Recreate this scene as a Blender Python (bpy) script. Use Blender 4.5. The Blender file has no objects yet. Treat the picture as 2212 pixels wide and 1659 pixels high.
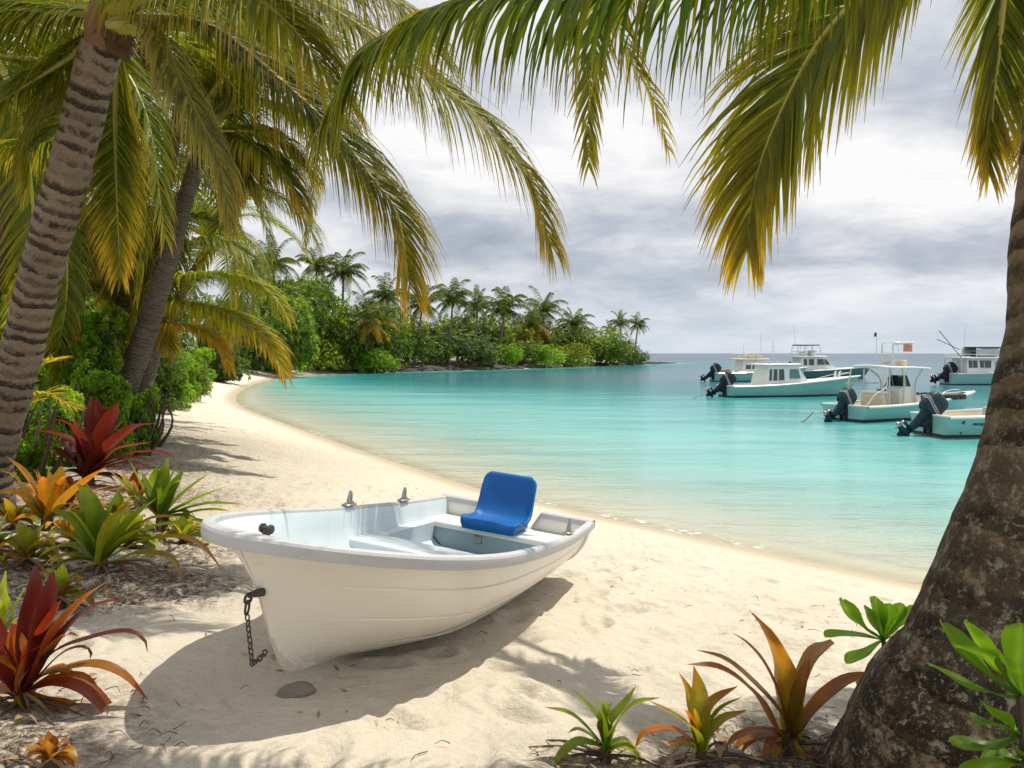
import bpy, bmesh, math, random
import numpy as np
from mathutils import Vector, Matrix
R = math.radians
scene = bpy.context.scene
COL = scene.collection
# ------------------------------------------------------------------ camera maths
FPX, CX, CY = 1736.0, 1106.0, 829.5
PITCH = math.atan(66.5 / FPX); CA, SA = math.cos(PITCH), math.sin(PITCH)
CZ = 1.4
SEA = -1.2
def P(px, py, depth):
    """world point seen at photo position px,py standing depth metres in front"""
    rx = (px - CX) / FPX; ru = -(py - CY) / FPX
    dy = CA + ru * SA; dz = -SA + ru * CA
    s = depth / dy
    return Vector((rx * s, depth, CZ + dz * s))
def G(px, py, z):
    rx = (px - CX) / FPX; ru = -(py - CY) / FPX
    dy = CA + ru * SA; dz = -SA + ru * CA
    s = (z - CZ) / dz
    return Vector((rx * s, dy * s, z))
def catmull(pts, n):
    pts = [Vector(p) for p in pts]
    if len(pts) == 2:
        return [pts[0].lerp(pts[1], i / (n - 1)) for i in range(n)]
    ext = [pts[0] * 2 - pts[1]] + pts + [pts[-1] * 2 - pts[-2]]
    dense = []
    for i in range(1, len(ext) - 2):
        p0, p1, p2, p3 = ext[i - 1:i + 3]
        for k in range(24):
            t = k / 24
            dense.append(0.5 * ((2 * p1) + (p2 - p0) * t + (2 * p0 - 5 * p1 + 4 * p2 - p3) * t * t + (3 * p1 - p0 - 3 * p2 + p3) * t ** 3))
    dense.append(pts[-1])
    L = [0.0]
    for a, b in zip(dense, dense[1:]): L.append(L[-1] + (b - a).length)
    out = []; j = 0
    for i in range(n):
        s = L[-1] * i / (n - 1)
        while j < len(L) - 2 and L[j + 1] < s: j += 1
        d = L[j + 1] - L[j]
        out.append(dense[j].lerp(dense[j + 1], 0 if d < 1e-9 else min(1, (s - L[j]) / d)))
    return out
# ------------------------------------------------------------------ objects
def tag(o, label=None, cat=None, group=None, kind=None):
    if label: o['label'] = label
    if cat: o['category'] = cat
    if group: o['group'] = group
    if kind: o['kind'] = kind
    return o
def empty(name, loc, label=None, cat=None, group=None, mat=None):
    o = bpy.data.objects.new(name, None); COL.objects.link(o)
    o.empty_display_size = 0.2
    if mat is not None: o.matrix_world = mat
    else: o.location = loc
    return tag(o, label, cat, group)
def link(name, mesh, parent=None, loc=(0, 0, 0)):
    o = bpy.data.objects.new(name, mesh); COL.objects.link(o)
    o.location = loc
    if parent: o.parent = parent
    return o
def copy_tree(o, parent=None):
    c = o.copy(); COL.objects.link(c)
    if parent is not None: c.parent = parent
    for ch in list(o.children): copy_tree(ch, c)
    return c
class MB:
    def __init__(s): s.v = []; s.f = []; s.c = []; s.a = []
    def add(s, vs, fs, col=(1, 1, 1), along=0.0):
        b = len(s.v); s.v += [tuple(p) for p in vs]
        s.f += [tuple(i + b for i in f) for f in fs]
        if isinstance(col, list): s.c += col
        else: s.c += [col] * len(vs)
        if isinstance(along, list): s.a += along
        else: s.a += [along] * len(vs)
    def grid(s, rows, close_u=False, close_v=False, col=(1, 1, 1), along=0.0, flip=False):
        n, m = len(rows), len(rows[0]); fs = []
        for i in range(n - 1 + close_u):
            for j in range(m - 1 + close_v):
                q = (i * m + j, i * m + (j + 1) % m, (i + 1) % n * m + (j + 1) % m, (i + 1) % n * m + j)
                fs.append(q[::-1] if flip else q)
        s.add([p for r in rows for p in r], fs, col, along)
    def tube(s, path, rad, n=8, caps=True, col=(1, 1, 1), flat=1.0, up=None):
        path = [Vector(p) for p in path]
        if not hasattr(rad, '__len__'): rad = [rad] * len(path)
        rows = []; al = []; L = 0; prev = None
        for i, p in enumerate(path):
            t = (path[min(i + 1, len(path) - 1)] - path[max(i - 1, 0)])
            t = t.normalized() if t.length > 1e-9 else Vector((0, 0, 1))
            if prev is None:
                u = Vector(up) if up else (Vector((0, 0, 1)) if abs(t.z) < .9 else Vector((1, 0, 0)))
            else: u = prev
            u = (u - t * u.dot(t)); u = u.normalized() if u.length > 1e-6 else t.orthogonal().normalized()
            prev = u; w = t.cross(u)
            if i: L += (p - path[i - 1]).length
            rows.append([p + (u * math.cos(a) * flat + w * math.sin(a)) * rad[i] for a in [2 * math.pi * k / n for k in range(n)]])
            al += [L] * n
        b = len(s.v)
        s.grid(rows, close_v=True, col=col, along=al, flip=True)
        if caps:
            s.f.append(tuple(b + k for k in range(n)))
            s.f.append(tuple(b + (len(path) - 1) * n + k for k in reversed(range(n))))
    def box(s, c, size, rot=None, bev=0.0, col=(1, 1, 1), taper=(1, 1), seg=1):
        bm = bmesh.new(); bmesh.ops.create_cube(bm, size=1)
        for v in bm.verts:
            k = taper if v.co.z > 0 else (1, 1)
            v.co = Vector((v.co.x * size[0] * k[0], v.co.y * size[1] * k[1], v.co.z * size[2]))
        if bev: bmesh.ops.bevel(bm, geom=bm.edges[:], offset=bev, segments=seg, affect='EDGES', profile=.5)
        s.bm(bm, c, rot, col)
    def bm(s, bm, c=(0, 0, 0), rot=None, col=(1, 1, 1)):
        c = Vector(c); bm.verts.index_update()
        vs = [((rot @ v.co) if rot else v.co) + c for v in bm.verts]
        s.add(vs, [tuple(v.index for v in f.verts) for f in bm.faces], col); bm.free()
    def build(s, name, mat, parent=None, origin=(0, 0, 0), angle=40, smooth=True, loc=(0, 0, 0)):
        me = mesh_from(name, np.array(s.v, dtype=float) - np.array(origin), s.f, mat, s.c, s.a, angle, smooth)
        return link(name, me, parent, loc)
def mesh_from(name, v, f, mat, cols=None, along=None, angle=40, smooth=True):
    me = bpy.data.meshes.new(name)
    me.from_pydata([tuple(p) for p in v], [], f); 
    if cols is not None and len(cols) == len(v):
        ca = me.color_attributes.new('Col', 'FLOAT_COLOR', 'POINT')
        a = np.ones((len(v), 4)); a[:, :3] = np.array(cols)[:, :3]
        ca.data.foreach_set('color', a.ravel())
    if along is not None and len(along) == len(v) and max(along) > 0:
        at = me.attributes.new('along', 'FLOAT', 'POINT'); at.data.foreach_set('value', np.array(along, dtype=float))
    if smooth:
        me.shade_smooth()
        if angle < 180: me.set_sharp_from_angle(angle=R(angle))
    if mat: me.materials.append(mat)
    me.update()
    return me
def rotz(a): return Matrix.Rotation(a, 3, 'Z')
# ------------------------------------------------------------------ materials
class NT:
    def __init__(s, tree): s.t = tree
    def n(s, typ, ins=None, **kw):
        nd = s.t.nodes.new(typ)
        for k, v in kw.items(): setattr(nd, k, v)
        for k, v in (ins or {}).items():
            sock = nd.inputs[k]
            if isinstance(v, bpy.types.NodeSocket): s.t.links.new(v, sock)
            else:
                if hasattr(sock.default_value, '__len__') and not hasattr(v, '__len__'): v = [v] * len(sock.default_value)
                if hasattr(sock.default_value, '__len__') and len(sock.default_value) == 4 and len(v) == 3: v = (*v, 1)
                sock.default_value = v
        return nd
    def m(s, op, a, b=0.0, c=None, clamp=False):
        i = {0: a, 1: b}
        if c is not None: i[2] = c
        return s.n('ShaderNodeMath', i, operation=op, use_clamp=clamp).outputs[0]
    def mix(s, f, a, b, blend='MIX'):
        nd = s.n('ShaderNodeMix', data_type='RGBA', blend_type=blend)
        for k, v in ((0, f), (6, a), (7, b)):
            if isinstance(v, bpy.types.NodeSocket): s.t.links.new(v, nd.inputs[k])
            else: nd.inputs[k].default_value = v if k == 0 else (*v[:3], 1)
        return nd.outputs[2]
    def noise(s, vec, scale, detail=4, rough=.55, dist=0.0):
        i = {'Scale': scale, 'Detail': detail, 'Roughness': rough, 'Distortion': dist}
        if vec is not None: i['Vector'] = vec
        return s.n('ShaderNodeTexNoise', i).outputs['Fac']
    def ramp(s, fac, stops, interp='LINEAR'):
        nd = s.n('ShaderNodeValToRGB', {0: fac}); cr = nd.color_ramp; cr.interpolation = interp
        while len(cr.elements) < len(stops): cr.elements.new(.5)
        for e, (p, c) in zip(cr.elements, stops):
            e.position = p; e.color = (*c, 1) if hasattr(c, '__len__') else (c, c, c, 1)
        return nd.outputs[0]
    def smooth(s, x, lo, hi):
        return s.n('ShaderNodeMapRange', {0: x, 1: lo, 2: hi, 3: 0.0, 4: 1.0}, interpolation_type='SMOOTHSTEP').outputs[0]
    def scale(s, vec, sc):
        return s.n('ShaderNodeVectorMath', {0: vec, 1: sc}, operation='MULTIPLY').outputs[0]
    def attr(s, name): return s.n('ShaderNodeAttribute', attribute_name=name)
    def bump(s, h, strength, dist=.02):
        return s.n('ShaderNodeBump', {'Height': h, 'Strength': strength, 'Distance': dist}).outputs[0]
def newmat(name):
    m = bpy.data.materials.new(name); m.use_nodes = True
    m.node_tree.nodes.clear(); t = NT(m.node_tree)
    out = t.n('ShaderNodeOutputMaterial')
    return m, t, out
def objco(t): return t.n('ShaderNodeTexCoord').outputs['Object']
def paint(name, col, rough=.4, var=.12, scale=6.0, spec=.5, metal=0.0, coat=0.0, dirt=None, dirtamt=.4, bump=.0):
    m, t, out = newmat(name); co = objco(t)
    n1 = t.noise(co, scale, 5, .6)
    c = t.mix(n1, [x * (1 - var) for x in col], [min(1, x * (1 + var)) for x in col])
    if dirt:
        n2 = t.noise(co, scale * .7, 8, .7, .6)
        c = t.mix(t.m('MULTIPLY', t.smooth(n2, .55, .78), dirtamt), c, dirt)
    i = {'Base Color': c, 'Roughness': t.m('MULTIPLY_ADD', n1, .2, rough - .1), 'Metallic': metal, 'Specular IOR Level': spec, 'Coat Weight': coat}
    if bump: i['Normal'] = t.bump(t.noise(co, scale * 9, 4), bump, .01)
    t.t.links.new(t.n('ShaderNodeBsdfPrincipled', i).outputs[0], out.inputs[0])
    return m
def leafmat(name, rough=.5, trans=.45, spec=.3, tint=(1.0, 1.0, .55), var=.25, nscale=9):
    m, t, out = newmat(name); c0 = t.attr('Col').outputs['Color']; co = objco(t)
    n1 = t.noise(co, nscale, 3)
    c = t.mix(1.0, c0, t.mix(n1, (1 - var,) * 3, (1 + var,) * 3), 'MULTIPLY')
    p = t.n('ShaderNodeBsdfPrincipled', {'Base Color': c, 'Roughness': rough, 'Specular IOR Level': spec})
    tr = t.n('ShaderNodeBsdfTranslucent', {'Color': t.mix(1.0, t.mix(1.0, c, (2.6, 2.6, 2.4), 'MULTIPLY'), tint, 'MULTIPLY')})
    mx = t.n('ShaderNodeMixShader', {0: trans, 1: p.outputs[0], 2: tr.outputs[0]})
    t.t.links.new(mx.outputs[0], out.inputs[0]); return m
M = {}
M['palm'] = leafmat('palm_leaf', .48, .48, .25)
M['bush'] = leafmat('bush_leaf', .42, .5, .35)
M['strap'] = leafmat('bromeliad_leaf', .42, .46, .4, tint=(1.0, .85, .5), var=.35, nscale=26)
M['rib'] = paint('palm_midrib', (.30, .27, .045), .42, .3, 8)
M['fibre'] = paint('palm_fibre', (.16, .085, .04), .85, .5, 14, bump=.8)
M['stem'] = paint('plant_stem', (.075, .052, .032), .8, .4, 20, bump=.5)
M['dry'] = paint('dry_leaf', (.24, .15, .075), .8, .45, 20)
M['twig'] = paint('twig_bark', (.085, .055, .035), .85, .4, 30)
def trunkmat(name, base, dark, lich, lamt, ringw=.085, mossy=0.0, bandamt=.92):
    m, t, out = newmat(name); co = objco(t); al = t.attr('along').outputs['Fac']
    n1 = t.noise(co, 5, 4, .6); n2 = t.noise(co, 26, 5, .65); n3 = t.noise(co, 2.1, 3)
    x = t.m('DIVIDE', t.m('ADD', al, t.m('MULTIPLY', t.m('SUBTRACT', n1, .5), .14)), ringw)
    fr = t.m('FRACT', x)
    band = t.m('MULTIPLY', t.m('MULTIPLY', t.smooth(fr, .0, .07), t.m('SUBTRACT', 1.0, t.smooth(t.m('ADD', fr, t.m('MULTIPLY', t.m('SUBTRACT', n2, .5), .5)), .30, .66))), t.smooth(t.noise(t.n('ShaderNodeCombineXYZ', {0: t.m('FLOOR', x), 1: t.m('MULTIPLY', n1, 2.0), 2: 0.0}).outputs[0], 1.7, 2), .34, .58))
    c = t.mix(n2, [v * .7 for v in base], [v * 1.3 for v in base])
    c = t.mix(t.smooth(n3, .35, .7), c, [v * .75 for v in base])
    c = t.mix(t.m('MULTIPLY', band, bandamt), c, dark)
    # lichen and moss patches that grow from the foot upwards
    vor = t.noise(co, 24, 7, .75, .3)
    low = t.m('SUBTRACT', 1.0, t.smooth(al, .6, 3.0))
    if mossy: c = t.mix(t.m('MULTIPLY', t.m('MULTIPLY', t.smooth(t.noise(co, 8.5, 9, .78), .37, .50), mossy), low), c, (.018, .015, .010))
    c = t.mix(t.m('MULTIPLY', t.smooth(vor, .53, .62) if mossy else t.smooth(vor, .56, .66), t.m('MULTIPLY_ADD', low, lamt, .06)), c, lich)
    fib = t.noise(t.scale(co, (55, 55, 5)), 1.0, 5, .7)
    c = t.mix(t.m('MULTIPLY', t.smooth(fib, .48, .7), .45), c, [v * .45 for v in base])
    c = t.mix(t.m('MULTIPLY', t.smooth(t.noise(co, 60, 4, .7), .55, .7), .35), c, [min(1, v * 1.7) for v in base])
    h = t.m('ADD', t.m('MULTIPLY', fib, .8), t.m('MULTIPLY', band, -.9))
    h = t.m('ADD', h, t.m('ADD', t.m('MULTIPLY', n2, .5), t.m('MULTIPLY', t.noise(t.scale(co, (30, 30, 4)), 3, 4), .25)))
    p = t.n('ShaderNodeBsdfPrincipled', {'Base Color': c, 'Roughness': .85, 'Specular IOR Level': .2, 'Normal': t.bump(h, .9, .02)})
    t.t.links.new(p.outputs[0], out.inputs[0]); return m
M['trunkA'] = trunkmat('palm_trunk_ringed', (.22, .172, .125), (.016, .012, .009), (.34, .34, .31), 1.1, .115)
M['trunkB'] = trunkmat('palm_trunk_grey', (.15, .125, .10), (.05, .038, .03), (.34, .34, .32), 1.0, .05, 0.0, .5)
M['trunkD'] = trunkmat('palm_trunk_mossy', (.235, .172, .108), (.026, .018, .012), (.28, .27, .19), .8, .13, .9)
M['trunkF'] = paint('palm_trunk_far', (.20, .17, .14), .9, .3, 3)
# ------------------------------------------------------------------ shore and ground
_sh = [(1450, 785.2), (1400, 787), (1300, 790), (1200, 794), (1100, 797), (1000, 800), (900, 802.5), (830, 804), (700, 808), (600, 817), (545, 831), (518, 846),
       (508, 860), (518, 876), (560, 895), (620, 917), (700, 946), (800, 981), (900, 1013), (1030, 1056), (1175, 1090), (1300, 1118), (1440, 1148), (1700, 1204), (1850, 1238), (2000, 1270)]
_shore = catmull([Vector((-300, 262, 0)), Vector((-60, 240, 0)), Vector((20, 222, 0)), Vector((39, 202, 0))] +
                 [Vector((*G(x, y, SEA).xy, 0)) for x, y in _sh] +
                 [Vector((6.6, 8.0, 0)), Vector((12, 4.6, 0)), Vector((30, -8, 0)), Vector((60, -60, 0))], 420)
SH = np.array([(p.x, p.y) for p in _shore])
POLY = np.vstack([SH, [(-500, -60), (-500, 262)]])
def shore_dist(x, y):
    """signed distance inland from the waterline (negative over water)"""
    x = np.atleast_1d(np.asarray(x, float)); y = np.atleast_1d(np.asarray(y, float))
    d2 = np.full(x.shape, 1e18)
    for i in range(len(SH) - 1):
        ax, ay = SH[i]; bx, by = SH[i + 1]; dx, dy = bx - ax, by - ay
        l2 = dx * dx + dy * dy + 1e-12
        t = np.clip(((x - ax) * dx + (y - ay) * dy) / l2, 0, 1)
        np.minimum(d2, (x - ax - t * dx) ** 2 + (y - ay - t * dy) ** 2, out=d2)
    inside = np.zeros(x.shape, bool); n = len(POLY)
    for i in range(n):
        ax, ay = POLY[i]; bx, by = POLY[(i + 1) % n]
        if ay == by: continue
        inside ^= ((ay > y) != (by > y)) & (x < (bx - ax) * (y - ay) / (by - ay) + ax)
    return np.sqrt(d2) * np.where(inside, 1, -1)
_rs = np.random.RandomState(4); _T = _rs.rand(256, 256)
def vnoise(x, y):
    xi = np.floor(x).astype(int); yi = np.floor(y).astype(int); fx = x - xi; fy = y - yi
    fx = fx * fx * (3 - 2 * fx); fy = fy * fy * (3 - 2 * fy)
    g = lambda a, b: _T[a % 256, b % 256]
    return (g(xi, yi) * (1 - fx) + g(xi + 1, yi) * fx) * (1 - fy) + (g(xi, yi + 1) * (1 - fx) + g(xi + 1, yi + 1) * fx) * fy
def fbm(x, y, o=4):
    s = 0; a = .5
    for k in range(o): s = s + a * vnoise(x * 2 ** k + 17 * k, y * 2 ** k + 31 * k); a *= .5
    return s
_D = [-4000, -60, -25, -8, 0, 1.5, 3, 5, 7, 9, 14, 25, 60, 200]
_Z = [-9, -6.5, -3.6, -1.75, -1.2, -.93, -.62, -.31, -.12, -.02, .07, .25, .8, 2.0]
BF = np.array([-0.9641, 3.4284]); BU = np.array([.366, .929]); BV = np.array([.9245, -.3692])
def ground(x, y, detail=False, d=None):
    x = np.atleast_1d(np.asarray(x, float)); y = np.atleast_1d(np.asarray(y, float))
    if d is None: d = shore_dist(x, y)
    z = np.interp(d, _D, _Z)
    # the hull sits in the sand: level the sheet along its keel
    u = (x - BF[0]) * BU[0] + (y - BF[1]) * BU[1]; v = (x - BF[0]) * BV[0] + (y - BF[1]) * BV[1]
    k = np.exp(-np.maximum(0, np.abs(u - 1.2) - 1.5) ** 2 / .5 - np.maximum(0, np.abs(v) - .5) ** 2 / .4)
    z = z * (1 - k) + (-.052 * u - .06 - .05 * v) * k
    if detail:
        land = np.clip((d + .1) / 1.2, 0, 1)
        a = np.clip((d - 1.5) / 3.5, 0.06, 1) * land
        a = a * (1 - .75 * k)
        z = z + a * ((fbm(x * 1.3, y * 1.3, 4) - .47) * .10 + (fbm(x * 4.2 + 9, y * 4.2, 4) - .47) * .115 + np.maximum(0, fbm(x * 9 + 5, y * 9, 3) - .47) * -.05)
        z = z + land * np.clip(d / 20 - .6, 0, 1) * (fbm(x * .3, y * .3, 3) - .45) * .5
        # trodden hollows
        rr = np.random.RandomState(11)
        near = (y > 1) & (y < 14) & (d > 1.2)
        xi, yi = x[near], y[near]; dz = np.zeros(xi.shape)
        for i in range(420):
            px, py = rr.uniform(-3.5, 6), rr.uniform(1.6, 12)
            an = rr.uniform(0, 3.14); L, W = rr.uniform(.09, .15), rr.uniform(.045, .07); dep = rr.uniform(.02, .05)
            ddx, ddy = xi - px, yi - py
            e = ((ddx * math.cos(an) + ddy * math.sin(an)) / L) ** 2 + ((-ddx * math.sin(an) + ddy * math.cos(an)) / W) ** 2
            dz += np.where(e < 6, -dep * np.exp(-e) + dep * .45 * np.exp(-(np.sqrt(e) - 1.5) ** 2 * 4), 0)
        z[near] += dz
    return z
def gz(x, y): return float(ground(x, y)[0])
def polar(angs, rads):
    A, Rr = np.meshgrid(angs, rads)
    return (np.sin(A) * Rr).ravel(), (np.cos(A) * Rr).ravel(), len(angs), len(rads)
def polar_faces(n, m):
    i = np.arange(m - 1)[:, None]; j = np.arange(n)[None, :]; j2 = (j + 1) % n
    return np.stack([i * n + j, (i + 1) * n + j, (i + 1) * n + j2, i * n + j2], -1).reshape(-1, 4)[:, ::-1]
def fast_mesh(name, verts, faces, mat, attrs):
    me = bpy.data.meshes.new(name); nv, nf = len(verts), len(faces)
    me.vertices.add(nv); me.vertices.foreach_set('co', np.asarray(verts, np.float32).ravel())
    me.loops.add(nf * 4); me.loops.foreach_set('vertex_index', np.asarray(faces, np.int32).ravel())
    me.polygons.add(nf); me.polygons.foreach_set('loop_start', np.arange(0, nf * 4, 4, dtype=np.int32))
    me.update(calc_edges=True); me.validate(); me.shade_smooth()
    for k, v in attrs.items():
        a = me.attributes.new(k, 'FLOAT', 'POINT'); a.data.foreach_set('value', np.asarray(v, np.float32))
    me.materials.append(mat); return me
# --- sand
m, t, out = newmat('beach_sand'); co = objco(t)
d_ = t.attr('shore').outputs['Fac']; lit = t.attr('litter').outputs['Fac']
nb = t.noise(co, .8, 4); nf = t.noise(co, 9, 5, .6); ng = t.noise(co, 160, 3, .7)
c = t.mix(nb, (.61, .545, .445), (.71, .65, .55))
c = t.mix(t.m('MULTIPLY', t.smooth(nf, .35, .75), .22), c, (.50, .41, .29))
c = t.mix(t.m('MULTIPLY', t.smooth(ng, .5, .75), .35), c, (.40, .29, .17))
# drift line debris and specks
sp = t.noise(co, 34, 5, .75, .4)
c = t.mix(t.m('MULTIPLY', t.smooth(sp, .61, .69), t.m('MULTIPLY', t.smooth(d_, 1.8, 3.2), .6)), c, (.19, .115, .055))
dl = t.noise(t.scale(co, (5, 9, 5)), 2.2, 6, .75, .5)
lane = t.m('MULTIPLY', t.smooth(d_, 2.0, 2.8), t.m('SUBTRACT', 1.0, t.smooth(d_, 3.4, 4.6)))
c = t.mix(t.m('MULTIPLY', t.smooth(dl, .60, .70), t.m('MULTIPLY', lane, .6)), c, (.30, .19, .09))
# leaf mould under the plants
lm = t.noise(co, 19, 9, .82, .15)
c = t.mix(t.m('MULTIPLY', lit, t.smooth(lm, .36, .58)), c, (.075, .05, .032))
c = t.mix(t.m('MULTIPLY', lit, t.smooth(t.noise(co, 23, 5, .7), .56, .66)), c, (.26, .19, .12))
# wet strip at the waterline
wet = t.m('SUBTRACT', 1.0, t.smooth(t.m('ADD', d_, t.m('MULTIPLY', nb, .35)), .35, 1.15))
wet = t.m('MULTIPLY', wet, t.smooth(d_, -1.1, -.15))
c = t.mix(t.m('MULTIPLY', wet, .85), c, (.40, .32, .21))
hgt = t.m('ADD', t.m('MULTIPLY', t.noise(co, 14, 5, .6), .8), t.m('MULTIPLY', ng, .25))
hgt = t.m('ADD', hgt, t.m('MULTIPLY', t.noise(t.scale(co, (6, 11, 6)), 1, 3), .9))
p = t.n('ShaderNodeBsdfPrincipled', {'Base Color': c, 'Roughness': t.m('MULTIPLY_ADD', wet, -.45, .95), 'Specular IOR Level': .15,
        'Normal': t.bump(hgt, t.m('MULTIPLY_ADD', wet, -.75, .85), .045)})
t.t.links.new(p.outputs[0], out.inputs[0]); M['sand'] = m
angs = np.concatenate([np.linspace(R(-46), R(46), 620), np.linspace(R(46), R(314), 70)[1:-1]])
rads = np.concatenate([np.linspace(.4, 2.0, 18)[:-1], np.linspace(2.0, 8, 250)[:-1], np.geomspace(8, 60, 150)[:-1], np.geomspace(60, 9000, 60)])
x, y, n, mm = polar(angs, rads)
d = shore_dist(x, y); z = ground(x, y, True, d)
# leaf mould amount
def blob(px, py, r): return np.exp(-((x - px) ** 2 + (y - py) ** 2) / r ** 2)
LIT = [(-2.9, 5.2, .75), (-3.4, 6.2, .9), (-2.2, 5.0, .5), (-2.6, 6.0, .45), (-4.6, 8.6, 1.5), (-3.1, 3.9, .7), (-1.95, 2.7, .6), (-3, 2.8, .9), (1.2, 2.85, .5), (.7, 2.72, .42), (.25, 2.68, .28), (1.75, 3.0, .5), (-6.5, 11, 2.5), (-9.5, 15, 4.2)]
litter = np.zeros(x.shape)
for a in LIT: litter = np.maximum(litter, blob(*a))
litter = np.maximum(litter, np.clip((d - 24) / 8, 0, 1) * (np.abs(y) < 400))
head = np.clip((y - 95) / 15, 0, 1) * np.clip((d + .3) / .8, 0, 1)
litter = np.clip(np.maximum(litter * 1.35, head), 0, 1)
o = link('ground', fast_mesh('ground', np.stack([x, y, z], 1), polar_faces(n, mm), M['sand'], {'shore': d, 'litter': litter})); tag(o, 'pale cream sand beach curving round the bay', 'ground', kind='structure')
# --- water
m, t, out = newmat('lagoon_water'); co = objco(t); d_ = t.attr('shore').outputs['Fac']
off = t.m('MULTIPLY', d_, -1.0)
wy = t.n('ShaderNodeSeparateXYZ', {0: co}).outputs[1]
offd = t.m('MULTIPLY', off, t.m('MULTIPLY_ADD', t.smooth(wy, 38.0, 110.0), 4.5, 1.0))
wv = t.noise(t.scale(co, (.10, .34, 1)), 1.0, 5, .6, .3)
offn = t.m('ADD', offd, t.m('MULTIPLY', t.m('MULTIPLY', t.m('SUBTRACT', wv, .5), 1.7), t.m('MINIMUM', offd, 26.0)))
lg = t.m('DIVIDE', t.m('LOGARITHM', t.m('MAXIMUM', offn, .1), 10.0), 4.0)
lg = t.m('ADD', lg, .25)      # 0.1 m -> 0, 1 m -> .25, 10 m -> .5, 100 m -> .75, 1 km -> 1
col = t.ramp(lg, [(.0, (.55, .55, .42)), (.28, (.52, .60, .50)), (.40, (.29, .55, .49)), (.50, (.16, .44, .415)), (.585, (.055, .285, .285)), (.66, (.012, .16, .165)), (.73, (.025, .14, .155)), (.82, (.075, .15, .185)), (.97, (.065, .11, .15))])
streak = t.noise(t.scale(co, (.06, .45, 1)), 1.0, 5, .65)
col = t.mix(t.m('MULTIPLY', t.smooth(streak, .46, .70), .55), col, t.mix(1.0, col, (.45, .62, .66), 'MULTIPLY'))
alpha = t.ramp(lg, [(.0, 0.0), (.20, .12), (.36, .55), (.46, .9), (.52, 1.0)])
dist_s = t.m('DIVIDE', 1.0, t.m('ADD', 1.0, t.m('MULTIPLY', t.m('MAXIMUM', off, 0.0), .03)))
w1 = t.noise(t.scale(co, (1.0, 2.6, 1)), 1.3, 4, .6, .5); w2 = t.noise(t.scale(co, (1.2, 2.4, 1)), 5.5, 3, .6); w3 = t.noise(t.scale(co, (.25, .9, 1)), 1.0, 3)
h = t.m('ADD', t.m('ADD', t.m('MULTIPLY', w1, .7), t.m('MULTIPLY', w2, .16)), t.m('MULTIPLY', w3, 1.2))
nrm = t.bump(h, t.m('MULTIPLY_ADD', dist_s, .50, .10), .10)
dif = t.n('ShaderNodeBsdfDiffuse', {'Color': col, 'Normal': t.bump(h, .8, .09)}).outputs[0]
trn = t.n('ShaderNodeBsdfTransparent', {'Color': (.93, .985, .96, 1)}).outputs[0]
body = t.n('ShaderNodeMixShader', {0: alpha, 1: trn, 2: dif}).outputs[0]
gl = t.n('ShaderNodeBsdfGlossy', {'Color': (.95, .97, 1, 1), 'Roughness': .10, 'Normal': nrm}).outputs[0]
fr = t.n('ShaderNodeFresnel', {'IOR': 1.33, 'Normal': nrm}).outputs[0]
surf = t.n('ShaderNodeMixShader', {0: t.m('MINIMUM', t.m('MULTIPLY', fr, .9), .42), 1: body, 2: gl}).outputs[0]
fo = t.noise(co, 7, 6, .75, .4); fline = t.noise(t.scale(co, (.5, .5, 1)), 1, 2)
fm = t.m('MULTIPLY', t.m('MULTIPLY', t.smooth(off, .02, .10), t.m('SUBTRACT', 1.0, t.smooth(off, .16, .42))), t.m('MULTIPLY', t.smooth(fo, .52, .62), t.smooth(fline, .46, .62)))
foam = t.n('ShaderNodeBsdfDiffuse', {'Color': (.86, .86, .84, 1)}).outputs[0]
t.t.links.new(t.n('ShaderNodeMixShader', {0: fm, 1: surf, 2: foam}).outputs[0], out.inputs[0]); M['water'] = m
angs = np.concatenate([np.linspace(R(-46), R(46), 420), np.linspace(R(46), R(314), 60)[1:-1]])
rads = np.concatenate([np.linspace(.6, 6, 10)[:-1], np.geomspace(6, 40, 190)[:-1], np.geomspace(40, 250, 110)[:-1], np.geomspace(250, 14000, 50)])
x, y, n, mm = polar(angs, rads); d = shore_dist(x, y)
fc = polar_faces(n, mm); keep = (d[fc] < 1.5).any(1); fc = fc[keep]
used = np.unique(fc); remap = np.full(len(x), -1); remap[used] = np.arange(len(used))
zz = SEA + np.clip(-d / 3, 0, 1) * .012 * np.sin(x * 1.1 + y * 2.2) + .035 * np.exp(-((-d - .5) / .22) ** 2) * np.clip((x - 1) / 4, 0, 1)
o = link('water', fast_mesh('water', np.stack([x, y, zz], 1)[used], remap[fc], M['water'], {'shore': d[used]})); tag(o, 'clear turquoise lagoon water darkening to grey blue at the horizon', 'water', kind='structure')
# ------------------------------------------------------------------ sky and sun
SUNV = Vector((.345, .15, .93)).normalized()
elev = math.asin(SUNV.z); azim = math.atan2(SUNV.x, SUNV.y)
w = bpy.data.worlds.new('World'); scene.world = w; w.use_nodes = True
w.node_tree.nodes.clear(); t = NT(w.node_tree)
tc = t.n('ShaderNodeTexCoord').outputs['Generated']
sx = t.n('ShaderNodeSeparateXYZ', {0: tc}); X, Y, Z = sx.outputs
sky = t.n('ShaderNodeTexSky', sky_type='NISHITA', sun_disc=False, sun_elevation=elev, sun_rotation=azim, air_density=1.0, dust_density=1.5).outputs[0]
zc = t.m('ADD', t.m('MAXIMUM', Z, 0.0), .22)
u = t.m('DIVIDE', X, zc); v = t.m('DIVIDE', Y, zc)
uv = t.n('ShaderNodeCombineXYZ', {0: u, 1: v, 2: 0.0}).outputs[0]
n1 = t.noise(uv, 1.0, 8, .54, .45); n2 = t.noise(uv, 3.0, 8, .62, .5)
dn = t.m('ADD', t.m('MULTIPLY', n1, .65), t.m('MULTIPLY', n2, .35))
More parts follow.
